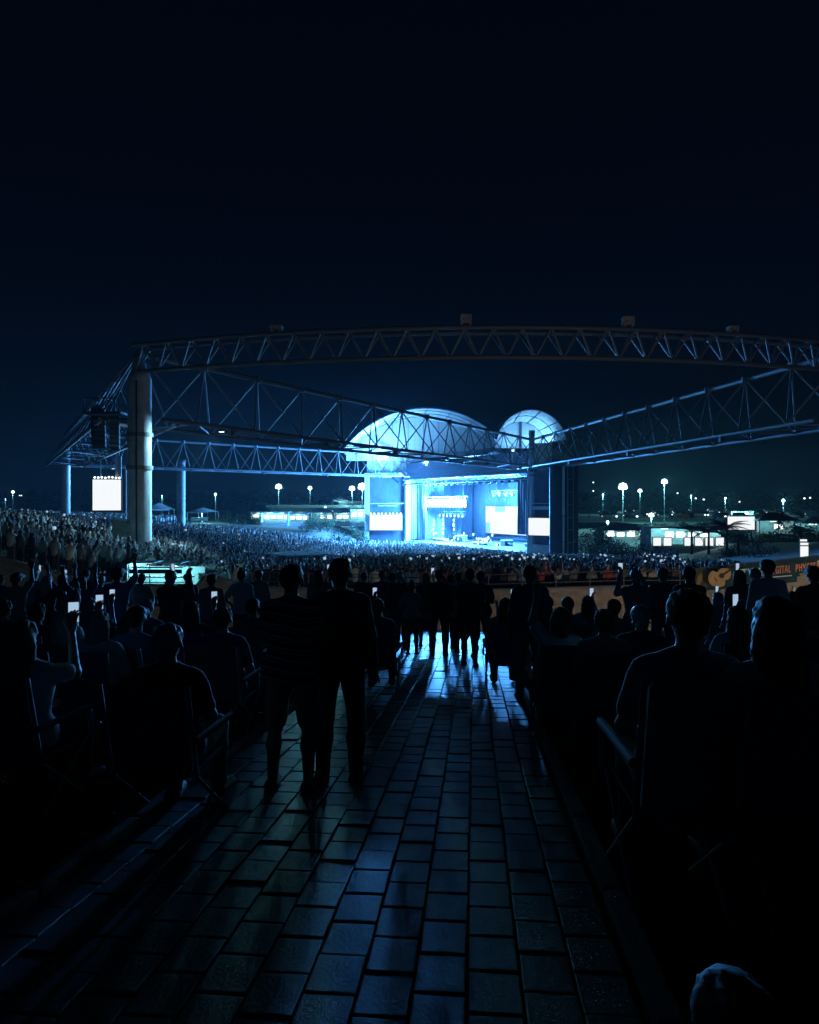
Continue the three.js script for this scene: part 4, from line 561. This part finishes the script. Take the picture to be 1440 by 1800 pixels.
function skeleton(o) {                       // forward is -z
  const s = o.sit ? 1 : 0, f = o.fem ? 0.93 : 1, hy = s ? 0.50 : 0.94, lean = o.lean ?? (s ? 0.10 : 0), tw = o.twist ?? 0, st = o.stance ?? 0.11, B = { legs: [], torso: [], arms: [], feet: [] };
  const up = (h, x = 0, z = 0) => [x * f + tw * h * 0.1, hy + h, z + lean * h];
  const w = o.wide ?? 1;
  B.pelvis = [[up(0.02, -0.075 * w), up(0.02, 0.075 * w), 0.118 * w / f, 0.118 * w / f]];
  B.torso = [[up(0.06, -0.06 * w), up(0.06, 0.06 * w), 0.105 * w, 0.105 * w], [up(0.02), up(0.2), 0.12 * w, 0.112 * w], [up(0.2, -0.06), up(0.36, -0.085), 0.098 * w, 0.10], [up(0.2, 0.06), up(0.36, 0.085), 0.098 * w, 0.10], [up(0.36, -0.10), up(0.36, 0.10), 0.092, 0.092], [up(0.46, -0.14), up(0.50, 0), 0.058, 0.062], [up(0.46, 0.14), up(0.50, 0), 0.058, 0.062]];
  B.neck = [[up(0.48, 0, 0.01), up(0.60, 0, -0.005), 0.056, 0.052]];
  B.head = up(0.675, 0, -0.02 - (o.nod ?? 0));
  for (const k of [-1, 1]) {
    const hip = up(-0.02, 0.092 * k), kn = s ? [0.13 * k, 0.50, -0.42 - 0.03 * k] : [st * 0.95 * k + (o.shift ?? 0), 0.50, -0.03 + 0.03 * k * (o.step ?? 0)], an = s ? [0.14 * k, 0.09, -0.40 - 0.06 * k] : [st * k + (o.shift ?? 0), 0.085, 0.02 + 0.1 * k * (o.step ?? 0)];
    const calf = an.map((v, i) => lerp(kn[i], v, 0.35)); calf[2] += 0.02;
    B.legs.push([hip, kn, 0.088, 0.058], [kn, calf, 0.056, 0.058], [calf, an, 0.056, 0.038]); B.feet.push([[an[0], 0.05, an[2] + 0.03], [an[0] + 0.02 * k, 0.038, an[2] - 0.15], 0.046, 0.034]);
    const sh = up(0.46, 0.175 * k), arm = o.arms?.[k < 0 ? 0 : 1] ?? 'down'; let el, wr, dir;
    const A2 = (e, r, d) => { el = up(e[1], e[0] * k, e[2]); wr = up(r[1], r[0] * k, r[2]); dir = d; };
    if (arm === 'down') A2([0.235, 0.20, 0.03], [0.25, -0.04, -0.05], [0.05 * k, -1, -0.15]); else if (arm === 'up') A2([0.29, 0.66, -0.06], [0.25, 0.90, -0.10], [-0.05 * k, 1, -0.1]); else if (arm === 'wide') A2([0.36, 0.62, -0.04], [0.45, 0.86, -0.08], [0.2 * k, 1, 0]); else if (arm === 'phone') A2([0.25, 0.40, -0.22], [0.16, 0.68, -0.34], [-0.1 * k, 1, -0.15]); else if (arm === 'hip') A2([0.34, 0.22, 0.08], [0.20, 0.06, -0.04], [-0.6 * k, -0.4, -0.3]); else if (arm === 'lap') A2([0.235, 0.19, -0.08], [0.13, 0.07, -0.33], [-0.3 * k, -0.1, -1]); else if (arm === 'fold') A2([0.235, 0.19, -0.08], [0.02, 0.24, -0.24], [-1 * k, 0.1, 0]); else A2([0.24, 0.22, -0.10], [0.22, 0.16, -0.34], [0, 0.1, -1]);
    B.arms.push({ arm, up: [sh, el, 0.052, 0.042], low: [el, wr, 0.041, 0.028], wr, dir, k });
  }
  return B;
}
const grow = (bones, e) => bones.map(([a, b, ra, rb]) => [a, b, ra + e, rb + e]);
function hairBones(style, h) {
  const [x, y, z] = h, b = [[[x, y + 0.045, z + 0.028], [x, y + 0.05, z - 0.012], 0.087, 0.085], [[x, y - 0.005, z + 0.045], [x, y + 0.02, z + 0.04], 0.07, 0.078]];
  if (style === 'long') b.push([[x, y, z + 0.05], [x, y - 0.24, z + 0.075], 0.088, 0.085], [[x - 0.05, y - 0.02, z + 0.02], [x - 0.075, y - 0.26, z + 0.045], 0.055, 0.045], [[x + 0.05, y - 0.02, z + 0.02], [x + 0.075, y - 0.26, z + 0.045], 0.055, 0.045]);
  if (style === 'bob') b.push([[x - 0.05, y, z + 0.01], [x - 0.06, y - 0.1, z + 0.02], 0.058, 0.05], [[x + 0.05, y, z + 0.01], [x + 0.06, y - 0.1, z + 0.02], 0.058, 0.05], [[x, y, z + 0.045], [x, y - 0.1, z + 0.05], 0.08, 0.07]);
  if (style === 'bun') b.push([[x, y + 0.14, z + 0.05], [x, y + 0.145, z + 0.05], 0.045, 0.045]);
  if (style === 'cap') b.push([[x, y + 0.05, z - 0.06], [x, y + 0.045, z - 0.15], 0.07, 0.05]);
  return b;
}
function rumple(g, amp, freq, seed) { const p = g.attributes.position, n = g.attributes.normal; for (let i = 0; i < p.count; i++) { const x = p.getX(i), y = p.getY(i), z = p.getZ(i), k = (vnoise(x * freq + 40, y * freq * 0.8 + z * freq * 0.5 + 40, 4096, seed) + 0.5 * vnoise(z * freq * 2 + 90, x * freq * 2 + y * freq + 90, 4096, seed + 1) - 0.75) * amp; p.setXYZ(i, x + n.getX(i) * k, y + n.getY(i) * k, z + n.getZ(i) * k); } g.computeVertexNormals(); }
function buildPerson(o, cell = 0.021) {           // geometries of one pose: body with head and hands in one mesh, clothes and hair on top
  const B = skeleton(o), armB = B.arms.flatMap((a) => [a.up, a.low]), k = Math.max(0.03, cell * 1.2), fine = cell < 0.03, g = {};
  const strip = (q) => { const r = new THREE.BufferGeometry(); r.setAttribute('position', q.attributes.position.clone()); r.setAttribute('normal', q.attributes.normal.clone()); r.setIndex(q.index ? q.index.clone() : [...Array(q.attributes.position.count).keys()]); return r; };
  const bones = [...B.pelvis, ...B.torso, ...B.neck, ...B.legs, ...armB, ...B.feet];
  if (!fine) bones.push(...headBones(0).map(([a, b, r, s]) => [a.map((v, i) => v + B.head[i]), b.map((v, i) => v + B.head[i]), r, s]), ...B.arms.map(({ wr, dir }) => { const d = V(...dir).normalize().multiplyScalar(0.13); return [wr, [wr[0] + d.x, wr[1] + d.y, wr[2] + d.z], 0.034, 0.026]; }));
  const pieces = [meshField(bones, cell, k)];
  if (fine) {
    pieces.push(strip(HEAD).applyMatrix4(new THREE.Matrix4().compose(V(...B.head), new THREE.Quaternion().setFromEuler(new THREE.Euler(-(o.nod ?? 0) * 2, o.turn ?? 0, 0)), V(1, 1, 1))));
    for (const a of B.arms) { const q = new THREE.Quaternion().setFromUnitVectors(V(0, -1, 0), V(...a.dir).normalize()); const h = strip(HAND[o.curl ? 1 : 0]); if (a.k > 0) h.scale(-1, 1, 1), h.setIndex([...h.index.array].reverse()), h.computeVertexNormals(); h.applyMatrix4(new THREE.Matrix4().compose(V(...a.wr), q, V(1.05, 1.05, 1.05))); pieces.push(h); }
  }
  g.body = mergeGeometries(pieces.map(strip));
  if (fine) { const e = strip(EYES); e.translate(...B.head); g.eyes = e; }
  const sleeve = o.sleeve === 'long' ? armB : B.arms.map((a) => { const [p, q, r, s] = a.up; return [p, p.map((v, i) => lerp(v, q[i], 0.7)), r, lerp(r, s, 0.7) + 0.006]; });
  g.shirt = meshField([...grow([...B.pelvis, ...B.torso], 0.016), ...grow(sleeve, 0.014), ...(o.dress ? [[[0, 0.94, 0], [0, 0.62, 0], 0.17, 0.23]] : [])], cell, k);
  const short = o.short ? B.legs.filter((_, i) => i % 3 === 0).map(([p, q, r, s]) => [p, p.map((v, i) => lerp(v, q[i], 0.9)), r, s + 0.015]) : B.legs;
  if (!o.dress) g.trousers = meshField([...grow(B.pelvis, 0.010), ...grow(short, 0.015)], cell, k);
  g.shoes = B.feet.map((f) => meshField(grow([f], 0.012), cell, k)); g.hair = meshField(hairBones(o.hair ?? 'short', B.head), fine ? 0.015 : cell, 0.02);
  rumple(g.hair, fine ? 0.013 : 0.01, 60, 3); rumple(g.shirt, 0.010, 11, 5); if (g.trousers) rumple(g.trousers, 0.008, 12, 7);
  g.head = B.head; g.arms = B.arms; return g;
}
const SKIN = [mat(0.42, 0.26, 0.19, 0.55), mat(0.30, 0.17, 0.11, 0.55), mat(0.50, 0.33, 0.25, 0.55), mat(0.14, 0.08, 0.055, 0.5)], HAIR = [mat(0.02, 0.015, 0.012, 0.7), mat(0.06, 0.035, 0.02, 0.7), mat(0.18, 0.11, 0.05, 0.7), mat(0.25, 0.24, 0.23, 0.5)], SHOE = mat(0.05, 0.05, 0.055, 0.6), EYE_M = mat(0.35, 0.35, 0.35, 0.2);
const CLOTH = [[0.03, 0.03, 0.035], [0.55, 0.55, 0.55], [0.05, 0.08, 0.18], [0.16, 0.16, 0.17], [0.3, 0.05, 0.05], [0.08, 0.12, 0.09], [0.45, 0.38, 0.28], [0.12, 0.2, 0.34]].map(([r, g, b]) => mat(r, g, b, 0.9, {})), TROUSER = [[0.03, 0.035, 0.05], [0.05, 0.06, 0.1], [0.2, 0.18, 0.14], [0.02, 0.02, 0.02]].map(([r, g, b]) => mat(r, g, b, 0.9));
function putPerson(geo, x, d, y, face, label, group, o = {}) {
  const p = thing('person', label, 'person', V(x, y, -d), face, group); if (o.scale) p.scale.setScalar(o.scale);
  part(p, 'body', geo.body, o.skin ?? pick(SKIN)); if (geo.eyes) part(p, 'eyes', geo.eyes, EYE_M); part(p, 'shirt', geo.shirt, o.shirt ?? pick(CLOTH)); if (geo.trousers) part(p, 'trousers', geo.trousers, o.trousers ?? pick(TROUSER)); for (const s of geo.shoes) part(p, 'shoe', s, SHOE); part(p, 'hair', geo.hair, o.hair ?? pick(HAIR));
  if (geo.eyes) { const a = geo.arms.find((q) => q.arm === 'phone'); if (a) { p.updateMatrixWorld(true); const d = V(...a.dir).normalize().multiplyScalar(0.12), c = V(a.wr[0] + d.x, a.wr[1] + d.y + 0.01, a.wr[2] + d.z - 0.025).applyMatrix4(p.matrixWorld); phone(c, 'small lit phone held up by the ' + label.split(' ').slice(0, 8).join(' '), face + 0.4 * a.k); } } return p;
}
const faceStage = (x, d) => Math.atan2(-(10 - x), 125 - d);
// ---- poses for the lawn
const POSES = {
  standA: buildPerson({ stance: 0.13, arms: ['down', 'down'], sleeve: 'long' }), standB: buildPerson({ stance: 0.10, arms: ['hip', 'down'], hair: 'bun', fem: 1, short: 1, shift: 0.01 }), standC: buildPerson({ stance: 0.14, arms: ['fold', 'fold'], wide: 1.12, short: 1 }), standD: buildPerson({ stance: 0.12, arms: ['down', 'phone'], hair: 'long', fem: 1, dress: 1, curl: 1 }),
  armUp: buildPerson({ stance: 0.12, arms: ['down', 'up'], hair: 'cap' }), armsUp: buildPerson({ stance: 0.13, arms: ['wide', 'up'], hair: 'bob', fem: 1 }), film: buildPerson({ stance: 0.12, arms: ['phone', 'phone'], sleeve: 'long', curl: 1 }), stride: buildPerson({ stance: 0.10, step: 1.2, arms: ['down', 'front'], short: 1, wide: 1.05 }),
  sitE: buildPerson({ sit: 1, arms: ['lap', 'fold'], hair: 'long', fem: 1, lean: 0.02, turn: -0.4 }),
  sitA: buildPerson({ sit: 1, arms: ['lap', 'lap'], hair: 'short', wide: 1.08 }), sitB: buildPerson({ sit: 1, arms: ['lap', 'phone'], hair: 'long', fem: 1, curl: 1 }), sitC: buildPerson({ sit: 1, arms: ['up', 'lap'], hair: 'bob', fem: 1 }), sitD: buildPerson({ sit: 1, arms: ['front', 'front'], hair: 'cap', lean: -0.1, turn: 0.5 }),
};
const lawnX = (px, d) => (px - 720) / F * d;
function lawnChair(x, d, turn, label, scale = 1) {
  const g = thing('lawn_chair', label, 'chair', V(x, lawnY(x, d), -d), turn, 'folding chairs on the lawn'), frame = M.steel, cl = pick([M.drape, CLOTH[2], CLOTH[3]]);
  g.scale.setScalar(scale); const seat = new THREE.BoxGeometry(0.5, 0.02, 0.46, 6, 1, 4); { const p = seat.attributes.position; for (let i = 0; i < p.count; i++) p.setY(i, p.getY(i) - 0.05 * (1 - Math.pow(p.getX(i) / 0.25, 2))); seat.computeVertexNormals(); } part(g, 'seat', seat, cl).position.set(0, 0.42, -0.02);
  const back = box(g, 'backrest', [0, 0.72, 0.30], [0.5, 0.56, 0.025], cl, UROUND); back.rotation.x = 0.22;
  for (const s of [-1, 1]) { bar(g, 'leg', [s * 0.27, 0, -0.26], [s * 0.27, 0.42, 0.24], 0.013, frame); bar(g, 'leg', [s * 0.27, 0, 0.30], [s * 0.27, 0.42, -0.26], 0.013, frame); bar(g, 'back_post', [s * 0.27, 0.40, 0.23], [s * 0.27, 1.0, 0.37], 0.013, frame); bar(g, 'armrest', [s * 0.30, 0.64, -0.26], [s * 0.29, 0.66, 0.3], 0.022, M.black); bar(g, 'arm_post', [s * 0.30, 0.42, -0.25], [s * 0.30, 0.64, -0.25], 0.012, frame); }
}
function phone(p, label, turn) { const g = thing('phone', label, 'phone', p, turn ?? 0, 'lit phones on the lawn'); box(g, 'case', [0, 0, -0.004], [0.076, 0.155, 0.008], M.black, UROUND); box(g, 'lit_screen', [0, 0, 0.001], [0.069, 0.145, 0.004], M.phoneGlow); return g; }
const stripes = (() => { const c = document.createElement('canvas'); c.width = 8; c.height = 512; const x = c.getContext('2d'); x.fillStyle = '#1a1c20'; x.fillRect(0, 0, 8, 512); x.fillStyle = '#8f969c'; for (let i = 0; i < 9; i++) { x.fillRect(0, 20 + i * 56, 8, 12); x.fillRect(0, 42 + i * 56, 8, 7); } const t = new THREE.CanvasTexture(c); t.colorSpace = THREE.SRGBColorSpace; t.wrapS = t.wrapT = THREE.RepeatWrapping; t.magFilter = THREE.LinearFilter; return t; })();
const STRIPED = new THREE.MeshStandardMaterial({ map: stripes, roughness: 0.9, side: THREE.DoubleSide });
function stand_(px, d, pose, label, o = {}) { const x = lawnX(px, d); return putPerson(POSES[pose], x, d, lawnY(x, d), faceStage(x, d) + (o.turn ?? 0), label, o.group, o); }
function sit_(px, d, pose, label, o = {}) { const x = lawnX(px, d), f = faceStage(x, d) + (o.turn ?? 0); if (o.chair !== false) lawnChair(x, d, f, 'folding chair under the ' + label.replace(/^(seated )/, '').split(' ').slice(0, 9).join(' '), o.scale); return putPerson(POSES[pose], x, d, lawnY(x, d) - (o.chair === false ? 0.33 : 0), f, label, o.group, o); }
// the group standing on the path, dark against the stage
stand_(724, 13.6, 'standB', 'person with a top bun standing legs apart on the path, leftmost of the group', { scale: 0.86 });
stand_(772, 13.3, 'standA', 'tall dark person standing on the path, second of the group', { scale: 1.0, shirt: CLOTH[0] });
stand_(826, 11.8, 'stride', 'broad person in mid-step on the path, nearest of the group', { scale: 1.0, shirt: CLOTH[0] });
stand_(845, 13.0, 'standC', 'person with folded arms at the right side of the path', { scale: 0.98, shirt: CLOTH[0] });
stand_(806, 14.6, 'standA', 'person half hidden in the middle of the path group', { scale: 0.97, shirt: CLOTH[3] });
stand_(749, 15.2, 'standD', 'added long-haired person standing behind the path group', { scale: 0.97, shirt: CLOTH[0] }); stand_(793, 14.0, 'standA', 'added person in the tight middle of the path group', { scale: 0.95, shirt: CLOTH[0] }); stand_(702, 14.6, 'standA', 'added person just left of the bunned one at the path edge', { scale: 0.98, shirt: CLOTH[0] }); stand_(672, 16.0, 'standA', 'added person on the grass left of the path group', { scale: 1.0, shirt: CLOTH[2] });  // these four are added to block stage light from the lower path
// couple at left of the path
{ const p = stand_(512, 5.0, 'standC', 'person in a horizontally striped shirt standing beside the path', { scale: 0.97, shirt: STRIPED, skin: SKIN[1] });
  const s = p.children.find((c) => c.name === 'shirt'); s.geometry = s.geometry.clone(); const a = s.geometry.attributes.position, uv = new Float32Array(a.count * 2); for (let i = 0; i < a.count; i++) { uv[i * 2] = 0.5; uv[i * 2 + 1] = a.getY(i) * 1.35 + 0.03 * Math.sin(a.getX(i) * 9); } s.geometry.setAttribute('uv', new THREE.BufferAttribute(uv, 2)); }
stand_(598, 5.2, 'standA', 'person in a dark shirt standing right of the striped shirt', { scale: 1.0, shirt: CLOTH[0] });
stand_(932, 8.6, 'standA', 'short-haired person standing right of the path', { scale: 1.0, shirt: CLOTH[2] });
// right: near seated pair and the row of standing people before the banner
sit_(1203, 3.4, 'sitA', 'seated person with cropped hair, nearest at the right', { shirt: CLOTH[3], skin: SKIN[0], scale: 1.18 }); sit_(1366, 3.2, 'sitE', 'seated long-haired person at the right edge, lit by the stage', { skin: SKIN[2], shirt: CLOTH[6], trousers: TROUSER[1], scale: 1.15 });
sit_(1275, 1.3, 'sitA', 'seated person low in the bottom right corner, mostly unlit', { scale: 0.9, turn: 0.1, chair: false, hair: HAIR[0], shirt: CLOTH[0] });
stand_(1118, 10.6, 'film', 'person filming with both hands, left of the banner', { scale: 0.98 }); stand_(1166, 11.0, 'standA', 'dark person standing left of the guitar cut-out', {}); stand_(1212, 9.8, 'standC', 'broad person standing just left of the guitar cut-out', {}); stand_(1300, 10.8, 'standD', 'long-haired person standing right of the guitar cut-out', { scale: 0.98 }); stand_(1328, 11.6, 'standA', 'slim person standing before the middle of the banner', {}); stand_(1350, 9.6, 'standA', 'tall person standing before the orange lettering', { scale: 1.06 }); stand_(1432, 9.0, 'armUp', 'person with a raised arm at the right edge', {});
// seated rows right of the path
[[888, 9.6, 'sitB', 'seated long-haired person close to the path edge'], [962, 10.4, 'sitA', 'seated person behind the short-haired stander'], [1000, 9.4, 'sitD', 'seated person in a cap right of the short-haired stander'], [1032, 10.6, 'sitB', 'seated long-haired person below the tan wall'], [1078, 9.0, 'sitA', 'seated broad person below the tan wall'], [985, 6.6, 'sitC', 'seated person raising an arm near the path'], [1060, 6.2, 'sitA', 'seated person in the dark middle of the right lawn'], [1130, 6.6, 'sitD', 'seated person in a cap behind the cropped head'], [1292, 6.8, 'sitB', 'seated long-haired person between the near pair'], [1395, 7.4, 'sitA', 'seated person behind the right edge woman'], [1362, 13.2, 'sitA', 'seated person low before the tan wall at right'], [1398, 13.0, 'sitD', 'seated person in a cap before the tan wall at right'], [1260, 13.0, 'sitB', 'seated long-haired person below the guitar cut-out']].forEach(([px, d, p, l]) => sit_(px, d, p, l));
// left lawn: seated people near, standing ones behind
[[48, 4.6, 'sitB', 'seated long-haired person at the left edge, hand near the mouth'], [302, 4.3, 'sitA', 'seated person with a lit profile and arm, nearest on the left'], [178, 6.0, 'sitC', 'seated person with one raised arm in the left lawn'], [120, 6.6, 'sitB', 'seated person holding a phone up on the left lawn'], [232, 6.4, 'sitD', 'seated person in a cap looking sideways on the left'], [70, 7.6, 'sitA', 'seated dark person behind the left edge woman'], [395, 6.6, 'sitA', 'seated dark person left of the striped shirt'], [340, 8.2, 'sitB', 'seated long-haired person with a bright phone'], [12, 8.6, 'sitA', 'seated person cut by the left edge'], [262, 9.0, 'sitA', 'seated person below the viewing box skirt'], [160, 9.6, 'sitB', 'seated long-haired person in the middle of the left lawn'], [440, 8.8, 'sitD', 'seated person in a cap behind the striped shirt'], [665, 9.2, 'sitA', 'seated dark person left of the path'], [640, 11.2, 'sitB', 'seated long-haired person left of the path, farther down']].forEach(([px, d, p, l]) => sit_(px, d, p, l));
[[300, 10.6, 'film', 'person filming with a lit phone, right of the left column'], [206, 11.0, 'armUp', 'person in a pale cap with an arm thrown up before the column'], [142, 11.6, 'armsUp', 'person with both arms raised on the left lawn'], [372, 12.0, 'standA', 'dark person standing before the pale wall end'], [28, 12.0, 'armUp', 'person with a raised arm at the left edge'], [82, 12.8, 'standD', 'long-haired person in a dress on the left lawn'], [110, 14.2, 'armsUp', 'person with spread arms farther back on the left lawn'], [176, 13.6, 'standA', 'dark person standing behind the raised arms'], [248, 14.0, 'standC', 'broad person standing below the viewing box'], [330, 14.6, 'standA', 'dark person below the white chairs'], [60, 16.0, 'film', 'person filming at the far left of the lawn'], [150, 16.6, 'standA', 'person at the lawn lip below the thick column'], [425, 13.4, 'standB', 'person with a bun before the tan wall at left'], [455, 15.6, 'standA', 'person left of the striped shirt, farther back'], [560, 14.6, 'standD', 'long-haired person between the striped shirt and the dark shirt'], [690, 15.2, 'standC', 'person with folded arms left of the path group'], [640, 16.2, 'standA', 'person at the lawn lip left of the path group'], [0, 15.0, 'standA', 'person standing half out of frame at the left']].forEach(([px, d, p, l]) => stand_(px, d, p, l, { scale: rr(0.92, 1.02) }));
// ---- back rows under the roof: plainer people, each its own
const MID = [buildPerson({ arms: ['down', 'down'], sleeve: 'long' }, 0.042), buildPerson({ arms: ['down', 'up'], hair: 'cap' }, 0.042), buildPerson({ arms: ['wide', 'up'], fem: 1, hair: 'long' }, 0.042), buildPerson({ arms: ['phone', 'phone'], fem: 1, hair: 'bob' }, 0.042), buildPerson({ arms: ['fold', 'fold'], wide: 1.1 }, 0.042)];
{
  const lab = ['standing person with arms down in the dark back rows', 'standing person with one arm up in the dark back rows', 'standing long-haired person with both arms up in the back rows', 'standing person filming in the dark back rows', 'standing broad person with folded arms in the back rows'];
  let n = 0; for (let row = 0; row < 7; row++) for (let i = 0; i < 62 && n < 205; i++) { const d = 32 + row * 1.05 + rr(-0.15, 0.15), x = -8.5 + i * 0.42 + (row % 2) * 0.2 + rr(-0.12, 0.12); if (x > 0.52 * d - 1.5 || rnd() < 0.34) continue; const px = 720 + x / d * F; if (px > 1440) continue; const k = rnd() < 0.5 ? 0 : Math.floor(rnd() * 5); putPerson(MID[k], x, d, bowlY(x, d), faceStage(x, d) + rr(-0.3, 0.3), lab[k], 'people in the back rows under the roof', { scale: rr(0.9, 1.04) }); n++; }
}
// ---- the rest of the crowd: one mass
{
  const lowGeo = (o) => { const g = buildPerson(o, 0.075), paint = (q, r, gg, b) => { const c = new Float32Array(q.attributes.position.count * 3); for (let i = 0; i < c.length; i += 3) { c[i] = r; c[i + 1] = gg; c[i + 2] = b; } q.setAttribute('color', new THREE.BufferAttribute(c, 3)); return q; }; return mergeGeometries([paint(g.body, 0.75, 0.5, 0.4), paint(g.shirt, 1, 1, 1), paint(g.trousers, 0.12, 0.13, 0.17), paint(g.hair, 0.06, 0.045, 0.035)]); };
  const low = [lowGeo({ arms: ['down', 'down'] }), lowGeo({ arms: ['down', 'up'] }), lowGeo({ arms: ['wide', 'up'] }), lowGeo({ arms: ['phone', 'phone'] })];
  const spots = low.map(() => []), m = mat(1, 1, 1, 0.8, { vertexColors: true }), g = thing('crowd', 'dense audience filling the covered seats down to the stage', 'crowd'); g.userData.kind = 'stuff';
  const lights = [];
  for (let d = 31.5; d < 150; d += 0.95) for (let x = -84; x < 46; x += 0.58) {
    const xx = x + rr(-0.2, 0.2), dd = d + rr(-0.3, 0.3), px = 720 + xx / dd * F; if (px < -60 || px > 1300) continue;
    const behindFar = dd > 143.5 + (xx + 0.6) * 0.87 - 3.2, rx = xx - E[0], rd = dd - E[1], v = rx * 0.864 + rd * 0.504; if ((xx > -45 && behindFar) || dd > 135 || v > -3.5) continue;
    if (dd < 39.5 && xx > -9 && xx < 0.52 * dd) continue; if (xx > 24 && dd > 78) continue; if (px > 1190 && dd > 50) continue; if (Math.hypot(xx + 10.04, dd - 62) < 4.3) continue; if (Math.hypot(xx - A[0], dd - A[1]) < 2.4) continue; if (xx > -14 && xx < -5.5 && dd < 35) continue; if (dd < 34 && xx < -9 && xx > -15) continue;
    if (rnd() < 0.22) continue; const k = rnd() < 0.45 ? 0 : 1 + Math.floor(rnd() * 3); spots[k].push([xx, dd]); if (rnd() < (xx > 0 && dd < 75 ? 0.07 : 0.02)) lights.push([xx, dd]);
  }
  const q = new THREE.Quaternion(), m4 = new THREE.Matrix4(), col = new THREE.Color();
  spots.forEach((s, k) => { const im = new THREE.InstancedMesh(low[k], m, s.length); s.forEach(([x, d], i) => { m4.compose(V(x, bowlY(x, d), -d), q.setFromAxisAngle(UPY, faceStage(x, d) + rr(-0.4, 0.4)), V(1, 1, 1).multiplyScalar(rr(0.88, 1.05))); im.setMatrixAt(i, m4); const v = Math.pow(rnd(), 1.3) * 0.8 + 0.04; col.setRGB(v * rr(0.8, 1.1), v, v * rr(0.85, 1.1)); im.setColorAt(i, col); }); im.name = 'standing_audience'; g.add(im); });
  const ph = new THREE.InstancedMesh(new THREE.IcosahedronGeometry(0.075, 1), M.phoneGlow, lights.length); lights.forEach(([x, d], i) => { m4.compose(V(x, bowlY(x, d) + rr(1.55, 1.95), -d + 0.25), q.setFromAxisAngle(UPY, rr(-0.5, 0.5)), V(1, 1, 1).multiplyScalar(rr(0.5, 1.5))); ph.setMatrixAt(i, m4); }); ph.name = 'phone_screens'; g.add(ph);
}
renderer.render(scene, camera);
